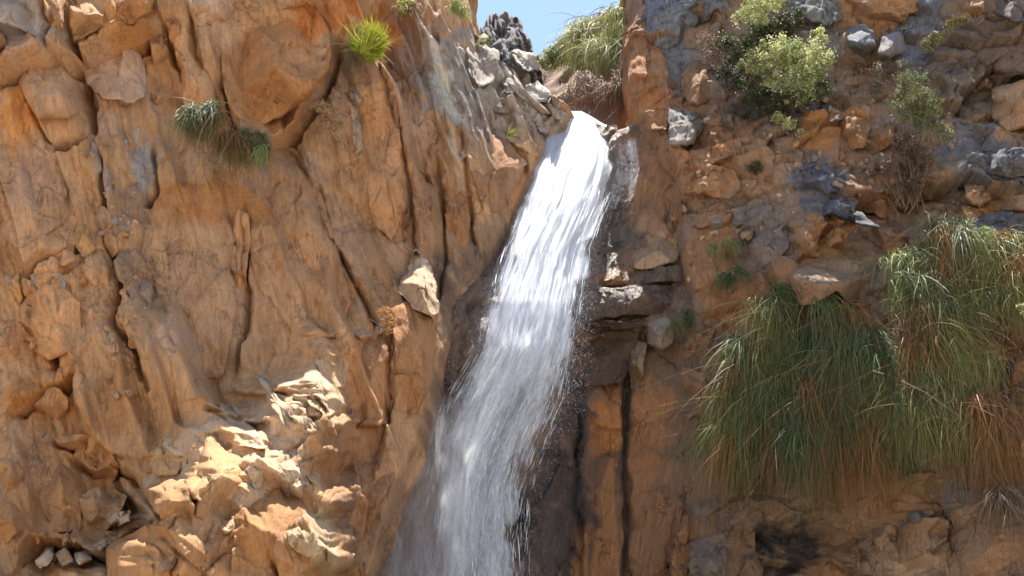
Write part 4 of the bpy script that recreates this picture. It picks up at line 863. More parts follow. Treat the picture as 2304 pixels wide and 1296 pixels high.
m, N, L, B = nodes('sandy_ground'); geo = N.new('ShaderNodeNewGeometry')
t1 = tex(N, L, geo.outputs['Position'], 0.8, 8, 0.7); t2 = tex(N, L, geo.outputs['Position'], 9.0, 5, 0.6)
c = mix(N, L, ramp(N, L, t1.outputs[0], [(0.35, 0.0), (0.65, 1.0)]), (0.38, 0.30, 0.22), (0.48, 0.41, 0.33))
c = mix(N, L, 1.0, c, ramp(N, L, t2.outputs[0], [(0.3, 0.7), (0.7, 1.15)]), 'MULTIPLY'); L.new(c, B.inputs['Base Color']); B.inputs['Roughness'].default_value = 0.95
bp = N.new('ShaderNodeBump'); bp.inputs['Distance'].default_value = 0.1; L.new(t2.outputs[0], bp.inputs['Height']); L.new(bp.outputs[0], B.inputs['Normal'])
M_GROUND = m
gx = np.concatenate([np.linspace(-900, -40, 14, endpoint=False), np.linspace(-40, 40, 81), np.linspace(40, 900, 15)[1:]])
gy = np.concatenate([np.linspace(-900, -20, 14, endpoint=False), np.linspace(-20, 40, 61), np.linspace(40, 900, 15)[1:]])
GX, GY = np.meshgrid(gx, gy); GZ = fbm(np.stack([GX, GY], -1) * 0.35, 4, 31) * 0.22
GZ = GZ - 1.0 * np.exp(-((GX + 1) / 5.0) ** 2 - ((GY - 15.5) / 4.0) ** 2)
GZ = np.where(GY < 3, np.minimum(GZ, 0.1), GZ)
Fg = gridF(*GX.shape)[:, ::-1]
tag(mesh_obj('ground', np.stack([GX, GY, GZ], -1).reshape(-1, 3), Fg, M_GROUND), kind='structure')
m, N, L, B = nodes('pool_water'); B.inputs['Base Color'].default_value = (0.05, 0.07, 0.06, 1); B.inputs['Roughness'].default_value = 0.08
geo = N.new('ShaderNodeNewGeometry'); t = tex(N, L, geo.outputs['Position'], 5.0, 4); bp = N.new('ShaderNodeBump'); bp.inputs['Distance'].default_value = 0.05
L.new(t.outputs[0], bp.inputs['Height']); L.new(bp.outputs[0], B.inputs['Normal'])
xx, yy = np.meshgrid(np.linspace(-8, 6, 40), np.linspace(10.5, 20.5, 30))
tag(mesh_obj('pool_water', np.stack([xx, yy, -0.25 + 0.02 * fbm(np.stack([xx, yy], -1) * 1.5, 3, 3)], -1).reshape(-1, 3), gridF(30, 40)[:, ::-1], m), kind='structure')

# ------------------------------------------------------------------ plants
def blades(P0, V, L, G, width, K=7, wig=0.03, seed=0):
    n = len(P0); r = np.random.default_rng(seed)
    t = np.linspace(0, 1, K + 1)[None, :, None]
    P = P0[:, None] + V[:, None] * (L[:, None, None] * t) + np.array([0, 0, -1.0]) * (G[:, None, None] * L[:, None, None] * t ** 2)
    ph = r.uniform(0, 6.28, (n, 1)); fr = r.uniform(2, 5, (n, 1)); ax = r.normal(size=(n, 1, 3)) * np.array([1, .6, .3])
    P = P + ax * (np.sin(ph + fr * t[..., 0]) - np.sin(ph))[..., None] * wig * L[:, None, None]
    kn = (r.random((n, 1, 1)) < .12) * np.clip(t - r.uniform(.3, .8, (n, 1, 1)), 0, 1) * L[:, None, None]
    P = P + kn * (r.normal(size=(n, 1, 3)) * np.array([.7, .4, .25]) + np.array([0, -.1, .25]))
    T = np.gradient(P, axis=1); T /= np.linalg.norm(T, axis=-1, keepdims=True) + 1e-9
    sd = np.cross(T, np.array([0, -1.0, 0.2]) + r.normal(size=(n, 1, 3)) * 0.5); sd /= np.linalg.norm(sd, axis=-1, keepdims=True) + 1e-9
    w = (width[:, None] * np.clip(1.05 - t[..., 0] ** 1.5, 0.12, 1))[..., None] * 0.5
    V_ = np.stack([P - sd * w, P + sd * w], 2).reshape(n, -1, 3)
    k = np.arange(K); f = np.stack([2 * k, 2 * k + 1, 2 * k + 3, 2 * k + 2], -1)
    F = (np.arange(n)[:, None, None] * (2 * (K + 1)) + f[None]).reshape(-1, 4)
    return V_.reshape(-1, 3), F, 2 * (K + 1)
def unit(v): return v / (np.linalg.norm(v, axis=-1, keepdims=True) + 1e-9)
def tussock(name, label, cat, roots, n, length, greens, dry=None, ndry=0, out=0.5, up=0.35, grav=(0.65, 0.95), lateral=0.45, lean=0.0, width=0.010, rad=0.15, seed=0, group=None, drylen=None, kick=0.42, wig=0.07, K=7):
    """A clump of long blades springing from root points (px, py, Y) and bending down under their weight."""
    r = np.random.default_rng(seed)
    R = np.array([pix(*q) for q in roots]); base = R.mean(0)
    o = empty(name, base); tag(o, label, cat, group)
    def part(pn, n, ln, cols, s, extra=0.0):
        ns = max(1, min(34, n // 60)); sub = r.integers(0, ns, n)
        si = r.integers(0, len(R), ns); su = r.random((ns, 1)); sj = np.clip(si + 1, 0, len(R) - 1)
        SR_ = R[si] * (1 - su) + R[sj] * su + r.normal(size=(ns, 3)) * np.array([rad, rad * .5, rad])
        slean = r.normal(lean, lateral * .75, ns); slen = r.uniform(.62, 1.12, ns); sout = r.uniform(.6, 1.4, ns)
        P0 = SR_[sub] + r.normal(size=(n, 3)) * np.array([rad, rad * .5, rad * .8]) * .5
        V = np.stack([r.normal(0, lateral * .6, n) + slean[sub], -np.abs(r.normal(out, out * .5, n)), r.normal(up, abs(up) * .5 + .05, n)], -1)
        V = unit(V) * (kick * r.uniform(.5, 1.2, (n, 1)))
        V = V * np.array([1, 1, 1]); Lg = (ln[0] + (ln[1] - ln[0]) * r.random(n) ** .8) * slen[sub]; G = r.uniform(grav[0], grav[1], n) + extra
        W = width * r.uniform(.6, 1.3, n)
        Vv, F, m_ = blades(P0, V, Lg, G, W, K=K, wig=wig, seed=s)
        cc = np.array([lin(c) for c in cols]); ci = (r.integers(0, len(cc), ns)[sub] + r.integers(0, 2, n)) % len(cc); tt = r.random((n, 1))
        C = cc[ci] * tt + cc[(ci + 1) % len(cc)] * (1 - tt); C = C * r.uniform(.7, 1.3, (n, 1))
        t_ = np.repeat(np.linspace(0, 1, m_ // 2), 2)[None, :, None]
        tip = lin((150, 112, 70))[None, None] * r.uniform(.6, 1.2, (n, 1, 1))
        f_ = np.clip(t_ * 1.3 - .45, 0, 1) * (r.random((n, 1, 1)) ** 2.5) * 1.0
        CC = C[:, None] * (1 - np.clip(f_, 0, 1)) + tip * np.clip(f_, 0, 1)
        mesh_obj(pn, Vv, F, M_GRASS, o, col=CC.reshape(-1, 3))
    part('green_blades', n, length, greens, seed + 1)
    if ndry: part('dry_blades', ndry, drylen or length, dry, seed + 2, 0.15)
    return o
GR_DK = [(84, 100, 60), (98, 112, 68), (126, 136, 90), (74, 90, 60)]
GR_MID = [(134, 140, 76), (154, 154, 86), (116, 126, 70), (168, 160, 106)]
GR_YEL = [(150, 158, 40), (170, 176, 56), (130, 144, 36), (186, 186, 84)]
DRY = [(150, 108, 62), (168, 118, 66), (132, 92, 54), (140, 104, 80)]

def tube(pts, r0, r1, sides=5):
    pts = np.array(pts, float); n = len(pts); T = unit(np.gradient(pts, axis=0))
    a = unit(np.cross(T, np.array([0.3, 1, 0.2]))); b = np.cross(T, a)
    th = np.linspace(0, 2 * math.pi, sides, endpoint=False)
    rad = np.linspace(r0, r1, n)[:, None, None]
    V = pts[:, None] + rad * (a[:, None] * np.cos(th)[None, :, None] + b[:, None] * np.sin(th)[None, :, None])
    return V.reshape(-1, 3), gridF(n, sides, True)
def join(parts):
    Vs, Fs, k = [], [], 0
    for V, F in parts:
        Vs.append(V); Fs.append(F + k); k += len(V)
    return np.concatenate(Vs), np.concatenate(Fs)
def leaves(C, Nn, size, r):
    n = len(C); Nn = unit(Nn); a = unit(np.cross(Nn, r.normal(size=(n, 3)))); b = np.cross(Nn, a)
    l = size * r.uniform(.6, 1.3, (n, 1)); w = l * r.uniform(.35, .6, (n, 1))
    V = np.stack([C - a * l * .5, C + b * w * .5 + Nn * l * .08, C + a * l * .5 - Nn * l * .12, C - b * w * .5 + Nn * l * .08], 1)
    F = np.arange(n)[:, None] * 4 + np.array([0, 1, 2, 3])
    return V.reshape(-1, 3), F
def bush(name, label, cat, root, clumps, cols, n, leaf=0.03, flower=None, nfl=0, seed=0, group=None, twig=(96, 78, 62), up=0.4, stems=True, fine=0.5):
    """root (px, py, Y); clumps (px, py, Y, radius m): leaves sit in uneven sprays on the outside of the clumps."""
    r = np.random.default_rng(seed)
    R = pix(*root); o = empty(name, R); tag(o, label, cat, group)
    cl = [(pix(c[0], c[1], c[2]), c[3]) for c in clumps]
    wts = np.array([c[1] ** 2 for c in cl]); wts = wts / wts.sum()
    sprays = []
    for (c, rad), w in zip(cl, wts):
        m_ = max(5, int(90 * w * len(cl) ** .5 * fine * 2))
        d = unit(r.normal(size=(m_, 3))); d[:, 1] = np.where(r.random(m_) < .6, -np.abs(d[:, 1]), d[:, 1])
        rr = rad * r.uniform(.25, 1.12, (m_, 1)) ** .6
        for k in range(m_): sprays.append((c + d[k] * rr[k] * np.array([1, .8, .85]), d[k], rad * r.uniform(.14, .34), w / m_))
    pr = np.array([s[3] for s in sprays]); pr /= pr.sum()
    idx = r.choice(len(sprays), n, p=pr)
    SC_ = np.array([s[0] for s in sprays]); SD = np.array([s[1] for s in sprays]); SR = np.array([s[2] for s in sprays])
    X = SC_[idx] + r.normal(size=(n, 3)) * SR[idx][:, None] * .55
    Nn = SD[idx] * .6 + r.normal(size=(n, 3)) * .6 + np.array([0, -.1, up])
    V, F = leaves(X, Nn, leaf, r)
    cc = np.array([lin(c) for c in cols]); sh = r.integers(0, len(cc), len(sprays))[idx]; sh2 = r.integers(0, len(cc), n)
    C = (cc[sh] * .65 + cc[sh2] * .35) * r.uniform(.75, 1.25, (n, 1))
    mesh_obj('foliage', V, F, M_LEAF, o, col=np.repeat(C, 4, 0), smooth=False)
    if nfl:
        idx = r.choice(len(sprays), nfl, p=pr); X = SC_[idx] + SD[idx] * SR[idx][:, None] * .8 + r.normal(size=(nfl, 3)) * SR[idx][:, None] * .5
        V, F = leaves(X, r.normal(size=(nfl, 3)) + np.array([0, -.6, .5]), leaf * .8, r)
        mesh_obj('blossom', V, F, M_LEAF, o, col=np.repeat(lin(flower)[None] * r.uniform(.8, 1.1, (nfl, 1)), 4, 0), smooth=False)
    if stems:
        tb = []
        for (c, rad) in cl:
            for k in range(3):
                e = c + r.normal(size=3) * rad * .5; mid = (R + e) / 2 + r.normal(size=3) * .06 + np.array([0, -.04, .05])
                t = np.linspace(0, 1, 7)[:, None]
                R2 = R + r.normal(size=3) * np.array([.12, .04, .05]); tb.append(tube((1 - t) ** 2 * R2 + 2 * t * (1 - t) * mid + t * t * e, .009, .003))
        for k in r.choice(len(sprays), min(len(sprays), 40), replace=False):
            j = np.argmin([np.linalg.norm(SC_[k] - c[0]) for c in cl]); a = cl[j][0]
            t = np.linspace(0, 1, 4)[:, None]; tb.append(tube(a * (1 - t) + SC_[k] * t + np.sin(t * 3.1) * .02, .005, .002, 3)) if False else None
        V, F = join([q for q in tb if q is not None])
        mesh_obj('stems', V, F, M_TWIG, o, col=alb(twig))
    return o

# hanging grass on the right wall
YR = lambda px, py, d=0.35: float(Y_RIGHT(np.array(float(px)), np.array(float(py)))) - d
G_R = 'hanging grass tussocks on the earthy wall'
tussock('grass_tussock', 'widest dark green hanging tussock, sweeping to the lower left', 'grass tussock', [(1745, 650, YR(1745, 650, 0.4)), (1710, 710, YR(1710, 710, 0.4)), (1760, 740, YR(1760, 740, 0.4)), (1650, 790, YR(1650, 790, 0.4)), (1710, 810, YR(1710, 810, 0.4)), (1625, 860, YR(1625, 860, 0.4)), (1690, 900, YR(1690, 900, 0.4)), (1770, 850, YR(1770, 850, 0.4)), (1640, 950, YR(1640, 950, 0.4))], 5200, (0.5, 1.35), GR_DK + GR_MID[:2], DRY, 500, out=.35, up=.15, lateral=.3, lean=-.04, rad=.13, seed=21, group=G_R, drylen=(.7, 1.7))
tussock('grass_tussock', 'longest dark green tussock hanging below the overhanging grey-topped rock', 'grass tussock', [(1870, 700, YR(1870, 700, .4)), (1910, 700, YR(1910, 700, .4)), (1945, 760, YR(1945, 760, .4)), (1850, 780, YR(1850, 780, .4)), (1905, 810, YR(1905, 810, .4)), (1960, 850, YR(1960, 850, .4)), (1830, 880, YR(1830, 880, .4)), (1900, 930, YR(1900, 930, .4)), (1800, 960, YR(1800, 960, .4))], 5200, (0.5, 1.6), GR_DK, DRY, 900, out=.3, up=.1, lateral=.26, rad=.13, seed=22, group=G_R, drylen=(.8, 1.9))
tussock('grass_tussock', 'tall green tussock to the right of the overhanging rock', 'grass tussock', [(2040, 590, YR(2040, 590, 0.4)), (2085, 530, YR(2085, 530, 0.4)), (2165, 500, YR(2165, 500, 0.4)), (2150, 550, YR(2150, 550, 0.4)), (2060, 620, YR(2060, 620, 0.4)), (2130, 640, YR(2130, 640, 0.4)), (2090, 700, YR(2090, 700, 0.4))], 4600, (0.4, 1.3), GR_DK + GR_MID[:2], DRY, 350, out=.35, up=.25, lateral=.3, rad=.15, seed=23, group=G_R)
tussock('grass_tussock', 'yellow-green tussock at the edge of the picture under slate ledges', 'grass tussock', [(2210, 580, YR(2210, 580, 0.4)), (2290, 540, YR(2290, 540, 0.4)), (2370, 560, YR(2370, 560, 0.4)), (2240, 640, YR(2240, 640, 0.4)), (2310, 640, YR(2310, 640, 0.4))], 3400, (0.4, 1.2), GR_MID + GR_DK[:1], DRY, 250, out=.35, up=.25, lateral=.35, rad=.13, seed=24, group=G_R)
tussock('grass_tussock', 'mixed green and straw tussock low between two larger ones', 'grass tussock', [(2050, 790, YR(2050, 790, 0.45)), (2080, 750, YR(2080, 750, 0.45)), (2150, 760, YR(2150, 760, 0.45)), (2190, 810, YR(2190, 810, 0.45)), (2040, 860, YR(2040, 860, 0.45)), (2130, 870, YR(2130, 870, 0.45)), (2000, 920, YR(2000, 920, 0.45)), (2100, 930, YR(2100, 930, 0.45))], 4600, (0.5, 1.3), GR_MID + GR_DK[:2], DRY, 900, out=.35, up=.15, lateral=.3, rad=.15, seed=25, group=G_R, drylen=(.6, 1.5))
tussock('grass_tussock', 'straw-coloured dry tussock hanging below the green ones at the edge', 'grass tussock', [(2180, 960, YR(2180, 960)), (2230, 940, YR(2230, 940))], 250, (.5, 1.0), GR_MID, DRY, 1300, out=.35, up=.1, lateral=.4, rad=.14, seed=26, group=G_R, drylen=(.6, 1.4))
tussock('grass_tussock', 'brown dry fringe trailing under the dark green tussocks', 'grass tussock', [(1620, 990, YR(1620, 990, .42)), (1700, 1010, YR(1700, 1010, .42)), (1780, 980, YR(1780, 980, .42)), (1800, 1030, YR(1800, 1030, .42)), (1880, 1000, YR(1880, 1000, .42)), (1940, 1010, YR(1940, 1010, .42))], 500, (.5, .9), GR_DK, DRY + [(96, 70, 48)], 1300, out=.3, up=.05, lateral=.3, rad=.16, seed=27, group=G_R, drylen=(.5, 1.05))
tussock('grass_tussock', 'small dark tuft beside the pale block next to the wet ledges', 'grass tussock', [(1520, 730, YR(1520, 730)), (1545, 720, YR(1545, 720))], 350, (.2, .45), GR_DK, out=.4, up=.4, lateral=.5, rad=.05, kick=.7, seed=28)
tussock('grass_tussock', 'small forked green tuft on bare earth above the large tussocks', 'grass tussock', [(1620, 620, YR(1620, 620)), (1655, 615, YR(1655, 615))], 320, (.25, .5), GR_DK, out=.3, up=.3, lateral=.4, rad=.05, kick=.7, seed=29)
tussock('grass_tussock', 'sparse olive tuft under the bluish stone on the earthy wall', 'grass tussock', [(1600, 555, YR(1600, 555)), (1640, 550, YR(1640, 550))], 300, (.15, .4), GR_MID, DRY, 150, out=.3, up=.2, lateral=.4, rad=.05, seed=30)
tussock('grass_tussock', 'green strip of grass at the edge below the dry tussock', 'grass tussock', [(2275, 890, YR(2275, 890)), (2310, 880, YR(2310, 880))], 260, (.4, .8), GR_MID, DRY, 60, out=.3, up=.2, lateral=.3, rad=.05, seed=31)
tussock('grass_tussock', 'grey-brown dry tuft on the stone ledge in the lower corner', 'grass tussock', [(2230, 1120, YR(2230, 1120, .6)), (2270, 1110, YR(2270, 1110, .6))], 60, (.3, .5), GR_MID, [(130, 106, 84), (112, 92, 74)], 500, out=.4, up=.3, lateral=.5, rad=.08, kick=.7, seed=32, drylen=(.3, .7))
# bushes on the right wall
PALE_GR = [(184, 190, 122), (204, 206, 146), (160, 170, 100), (140, 152, 88), (214, 212, 162)]
MID_GR = [(98, 110, 62), (120, 130, 72), (84, 96, 56), (136, 138, 90)]
DK_GR = [(60, 70, 42), (74, 82, 50), (90, 92, 62)]
YB = lambda px, py, d: YR(px, py, d)
bush('leafy_bush', 'large pale green leafy bush in sunlight on the upper earthy wall', 'bush', (1790, 240, YR(1790, 240, .1)),
     [(1680, 150, YR(1680, 150, .9), .16), (1720, 130, YR(1720, 130, 1.0), .26), (1770, 120, YR(1770, 120, 1.1), .30), (1820, 140, YR(1820, 140, 1.1), .30), (1800, 190, YR(1800, 190, 1.1), .28), (1750, 170, YR(1750, 170, 1.0), .24), (1850, 160, YR(1850, 160, .9), .18), (1790, 220, YR(1790, 220, 1.0), .14), (1850, 85, YR(1850, 85, .8), .16), (1830, 95, YR(1830, 95, .8), .12)],
     PALE_GR + [(96, 108, 60)], 13000, .038, (226, 214, 206), 450, seed=41, fine=.26)
bush('leafy_bush', 'upper pale green bush at the top edge above the large bush', 'bush', (1720, 60, YR(1720, 60, .1)),
     [(1670, 40, YR(1670, 40, .9), .16), (1700, 15, YR(1700, 15, 1.0), .22), (1740, -5, YR(1740, -5, .9), .20), (1710, 45, YR(1710, 45, .9), .14)], PALE_GR, 4500, .03, seed=42)
bush('leafy_bush', 'dark shaded shrubbery growing behind and around the two pale bushes', 'bush', (1700, 150, YR(1700, 150, .0)),
     [(1640, 110, YR(1640, 110, .3), .28), (1700, 90, YR(1700, 90, .3), .34), (1760, 70, YR(1760, 70, .3), .30), (1650, 180, YR(1650, 180, .3), .24), (1780, 40, YR(1780, 40, .3), .2), (1700, 210, YR(1700, 210, .4), .3), (1760, 230, YR(1760, 230, .4), .26), (1840, 200, YR(1840, 200, .4), .26)], DK_GR, 17000, .034, (190, 172, 164), 420, seed=43)
bush('leafy_bush', 'olive green twiggy shrub leaning over dark brush', 'bush', (2060, 400, YR(2060, 400, .1)),
     [(2050, 190, YR(2050, 190, .6), .24), (2080, 230, YR(2080, 230, .6), .22), (2040, 250, YR(2040, 250, .6), .22), (2075, 275, YR(2075, 275, .5), .2), (2030, 215, YR(2030, 215, .5), .15), (2095, 250, YR(2095, 250, .5), .14)], MID_GR + DK_GR[:1], 6500, .026, (190, 176, 160), 240, seed=44)
bush('leafy_bush', 'grey-green brush behind the olive shrub', 'bush', (2000, 200, YR(2000, 200, .05)),
     [(1990, 160, YR(1990, 160, .3), .18), (2020, 150, YR(2020, 150, .3), .14), (1970, 200, YR(1970, 200, .2), .14)], [(112, 104, 86), (96, 92, 70), (132, 118, 102)], 2200, .026, (196, 176, 168), 160, seed=45)
bush('leafy_bush', 'small low sprig with pale blossom hanging below the large pale bush', 'bush', (1730, 290, YR(1730, 290, .05)),
     [(1750, 265, YR(1750, 265, .5), .1), (1775, 280, YR(1775, 280, .5), .11), (1800, 300, YR(1800, 300, .45), .07)], PALE_GR, 900, .03, (226, 210, 196), 90, seed=46)
bush('leafy_bush', 'dark brown thicket of dead twigs under the olive shrub', 'bush', (2050, 470, YR(2050, 470, .0)),
     [(2040, 330, YR(2040, 330, .3), .26), (2070, 360, YR(2070, 360, .3), .24), (2010, 380, YR(2010, 380, .25), .2), (2060, 420, YR(2060, 420, .25), .22), (1960, 380, YR(1960, 380, .2), .16)], [(84, 66, 52), (104, 80, 62), (66, 52, 42), (92, 84, 58)], 5500, .024, seed=47)
bush('leafy_bush', 'grey-green bush with pale blossom beside the slate outcrop', 'bush', (2110, 330, YR(2110, 330, .05)),
     [(2115, 290, YR(2115, 290, .4), .12), (2130, 305, YR(2130, 305, .4), .1)], MID_GR, 900, .026, (206, 190, 180), 120, seed=48)
bush('leafy_bush', 'flat mat of moss green plants on the slope in the upper corner', 'bush', (2120, 110, YR(2120, 110, .05)),
     [(2085, 105, YR(2085, 105, .25), .13), (2110, 85, YR(2110, 85, .25), .14), (2140, 60, YR(2140, 60, .25), .14), (2160, 45, YR(2160, 45, .25), .12)], [(104, 98, 48), (120, 108, 56), (88, 84, 42)], 3000, .022, seed=49, stems=False)
bush('leafy_bush', 'round dark green cushion plant on the tan earth', 'bush', (1700, 385, YR(1700, 385, .05)), [(1698, 378, YR(1698, 378, .28), .13)], DK_GR, 900, .022, seed=50, stems=False)
bush('leafy_bush', 'pinkish-grey dry brush between the grey corner slab and the dark shrubbery', 'bush', (1620, 110, YR(1620, 110, .05)), [(1610, 130, YR(1610, 130, .3), .2), (1590, 90, YR(1590, 90, .3), .16), (1640, 200, YR(1640, 200, .3), .16)], [(140, 118, 106), (120, 100, 88), (160, 138, 124)], 2800, .026, seed=51)
bush('leafy_bush', 'bright cream-flowered sprig at the edge beside the tussocks', 'bush', (2300, 720, YR(2300, 720, .05)), [(2297, 690, YR(2297, 690, .7), .05), (2305, 705, YR(2305, 705, .7), .05)], [(200, 200, 140), (170, 180, 110)], 160, .035, (240, 232, 200), 40, seed=52)
# plants on the left wall
YL = lambda px, py, d=0.3: float(Y_LEFT(np.array(float(px)), np.array(float(py)))) - d
G_L = 'grass tufts on the ochre wall'
tussock('grass_tussock', 'upper of the two dark tufts hanging on the ochre wall', 'grass tussock', [(435, 262, YL(435, 262, .5)), (468, 262, YL(468, 262, .5))], 2600, (.25, .65), [(104, 116, 70), (90, 102, 64), (118, 124, 84)], DRY, 120, kick=.5, out=.4, up=.35, lateral=.3, lean=-.1, rad=.07, seed=61, group=G_L, drylen=(.5, 1.1))
tussock('grass_tussock', 'lower of the two dark tufts hanging on the ochre wall', 'grass tussock', [(512, 312, YL(512, 312, .5)), (565, 322, YL(565, 322, .5))], 2600, (.25, .65), [(104, 116, 70), (92, 104, 64), (120, 124, 88)], DRY, 160, kick=.5, out=.4, up=.35, lateral=.3, rad=.07, seed=62, group=G_L, drylen=(.5, 1.2))
tussock('grass_tussock', 'small tuft catching the sun at the end of the dark tufts', 'grass tussock', [(592, 338, YL(592, 338, .8)), (602, 340, YL(602, 340, .8))], 260, (.2, .45), [(140, 150, 84), (160, 170, 104)], DRY, 50, out=.4, up=.3, lateral=.25, lean=-.2, rad=.03, seed=63, group=G_L)
tussock('grass_tussock', 'vivid yellow-green tuft glowing under the brown overhang', 'grass tussock', [(810, 120, YL(810, 120, .7)), (850, 130, YL(850, 130, .7)), (840, 100, YL(840, 100, .7))], 1700, (.2, .5), GR_YEL, out=.35, up=.9, grav=(.1, .4), lateral=.45, rad=.06, seed=64, kick=.9)
bush('leafy_bush', 'grey-green shadowed brush beside the vivid yellow-green tuft', 'bush', (790, 130, YL(790, 130, .05)), [(785, 110, YL(785, 110, .5), .1), (795, 140, YL(795, 140, .5), .1)], [(90, 92, 72), (120, 120, 100)], 700, .024, seed=65)
tussock('grass_tussock', 'green tuft at the top edge over the left ribs', 'grass tussock', [(905, 12, YL(905, 12, .5)), (915, 20, YL(915, 20, .5))], 260, (.15, .35), GR_YEL, DRY, 250, out=.3, up=.5, lateral=.5, rad=.05, kick=.7, seed=66, drylen=(.3, .6))
tussock('grass_tussock', 'pale green clump on the crest beside the sky', 'grass tussock', [(1012, 2, YL(1012, 2, .4)), (1025, 20, YL(1025, 20, .4))], 550, (.15, .35), [(150, 160, 90), (170, 176, 112)], out=.3, up=.5, lateral=.4, rad=.06, kick=.7, seed=67)
bush('dry_shrub', 'straw-coloured dry shrub lit on the ochre wall', 'shrub', (735, 265, YL(735, 265, .05)), [(715, 240, YL(715, 240, .5), .1), (740, 250, YL(740, 250, .55), .12), (755, 285, YL(755, 285, .5), .12)], [(196, 164, 120), (170, 136, 98), (214, 186, 146)], 1500, .028, seed=68)
bush('dry_shrub', 'golden dry sprig on the rock beside the pointed pale rock', 'shrub', (870, 720, YL(870, 720, .2)), [(865, 700, YL(865, 700, .5), .07), (880, 720, YL(880, 720, .5), .08), (875, 745, YL(875, 745, .5), .06)], [(200, 150, 90), (180, 130, 76)], 600, .022, seed=69)
tussock('grass_tussock', 'tiny green sprout on the small ledge left of the lip', 'grass tussock', [(1150, 302, YL(1150, 302, .45))], 60, (.12, .3), GR_MID, out=.2, up=.8, grav=(.1, .4), lateral=.5, rad=.03, seed=70, kick=.9)
tussock('grass_tussock', 'low green tuft on the grey block under the crag', 'grass tussock', [(1062, 88, YL(1062, 88, .35)), (1092, 92, YL(1092, 92, .35))], 300, (.08, .2), [(120, 128, 60), (140, 146, 76)], out=.3, up=.4, lateral=.5, rad=.03, kick=.7, seed=71)
# notch vegetation
YH = lambda px, py: 28.5 - (py - 60) * 0.02 - 2.2 * (px - 1200) / 220
hc = [(1235, 135), (1260, 120), (1285, 105), (1305, 85), (1330, 78)]
bush('hill_bush', 'low green bush on the hillside ridge farthest from the tall cliff', 'bush', (1245, 150, YH(1245, 150)), [(1235, 138, YH(1235, 138) - .5, .26), (1255, 125, YH(1255, 125) - .5, .3), (1275, 112, YH(1275, 112) - .5, .3)], [(168, 176, 112), (140, 150, 90), (190, 190, 140)], 5500, .055, (190, 170, 160), 200, seed=81)
bush('hill_bush', 'yellow-green bush in the middle of the hillside ridge', 'bush', (1310, 130, YH(1310, 130)), [(1300, 100, YH(1300, 100) - .6, .4), (1325, 90, YH(1325, 90) - .7, .42), (1310, 130, YH(1310, 130) - .8, .4), (1345, 100, YH(1345, 100) - .8, .4)], [(168, 176, 108), (150, 160, 96), (196, 196, 136)], 9000, .055, seed=82)
bush('hill_bush', 'pale bush on the hillside ridge next to the tall cliff', 'bush', (1410, 60, YH(1410, 60)), [(1385, 60, YH(1385, 60) - .6, .32), (1405, 35, YH(1405, 35) - .6, .3), (1425, 15, YH(1425, 15) - .6, .28)], PALE_GR + [(170, 150, 130)], 5000, .05, seed=83)
tussock('grass_tussock', 'long fresh green grass draped down the hillside in the notch', 'grass tussock', [(1320, 110, YH(1320, 110) - 1.7), (1350, 80, YH(1350, 80) - 1.7), (1385, 70, YH(1385, 70) - 1.7), (1400, 100, YH(1400, 100) - 1.7)], 7000, (.5, 1.7), [(176, 182, 110), (160, 166, 96), (190, 190, 130)], DRY, 700, out=.4, up=.3, lateral=.3, rad=.22, seed=84, width=.014, drylen=(1.2, 2.0))
tussock('grass_tussock', 'dry brown grass curtain above the waterfall lip', 'grass tussock', [(1300, 195, 22.6), (1350, 200, 22.3), (1400, 205, 21.9)], 100, (.3, .6), GR_MID, [(150, 116, 90), (130, 96, 72), (112, 82, 60)], 1800, out=.3, up=.1, lateral=.25, rad=.16, seed=85, drylen=(.4, .9))

# ------------------------------------------------------------------ the waterfall
WT = np.array([250, 285, 320, 360, 450, 560, 680, 780, 900, 1000, 1100, 1200, 1296, 2250.])
WL = np.array([1262, 1244, 1230, 1216, 1180, 1130, 1090, 1062, 985, 950, 935, 925, 920, 880.])
WR = np.array([1310, 1390, 1396, 1396, 1374, 1328, 1312, 1298, 1275, 1232, 1198, 1192, 1192, 1190.])
WY = np.array([21.2, 20.9, 20.6, 20.3, 19.65, 18.95, 18.32, 18.0, 17.86, 17.8, 17.76, 17.72, 17.68, 17.4])
root = pix(1330, 275, 20.8)
fall = empty('waterfall', root); tag(fall, 'white waterfall plunging from the notch between the two cliffs', 'waterfall', kind='thing')
def wx(t, s):  # s -1..1
    l = np.interp(t, WT, WL); r_ = np.interp(t, WT, WR); return (l + r_) / 2 + s * (r_ - l) / 2
def wy(t): return np.interp(t, WT, WY)
def water_sheet(name, seed, off, sw, shift, d0, mat, parent=fall, shade=None):
    t = axis([(250, 1310, 6.0), (1310, 2250, 40)]); s = np.linspace(-1, 1, 64)
    S, T = np.meshgrid(s, t)
    Tn = T / 300.0
    X = wx(T, S * sw + shift) + fbm(np.stack([Tn * 2.2, S * 2], -1), 3, seed) * 10
    bulge = 0.30 * (1 - S ** 2) + fbm(np.stack([S * 5, Tn * 1.6], -1), 4, seed + 1) * 0.16 + fbm(np.stack([S * 16, Tn * 2.5], -1), 3, seed + 2) * 0.05
    Y = wy(T) - bulge * sst(262, 420, T) - off
    P = pix(X, T, Y)
    e = sst(0, .42, 1 - np.abs(S) + .30 * fbm(np.stack([S * 2.5, Tn * 5], -1), 4, seed + 6) * sst(0, .1, 1 - np.abs(S)))
    e = e * sst(0, .06, 1 - np.abs(S))
    dens = d0(S, T) * e
    dens = dens + (fbm(np.stack([S * 3.5, Tn * 1.8], -1), 4, seed + 3)) * 0.26 * e * sst(500, 760, T)
    uv = np.stack([(S * sw + shift) * .5 + seed * 3.7, Tn * 1.0 + seed * 1.3], -1)
    return mesh_obj(name, P.reshape(-1, 3), gridF(len(t), 64), mat, parent, uv=uv.reshape(-1, 2), attr={'dens': np.clip(dens, 0, 1).ravel()})
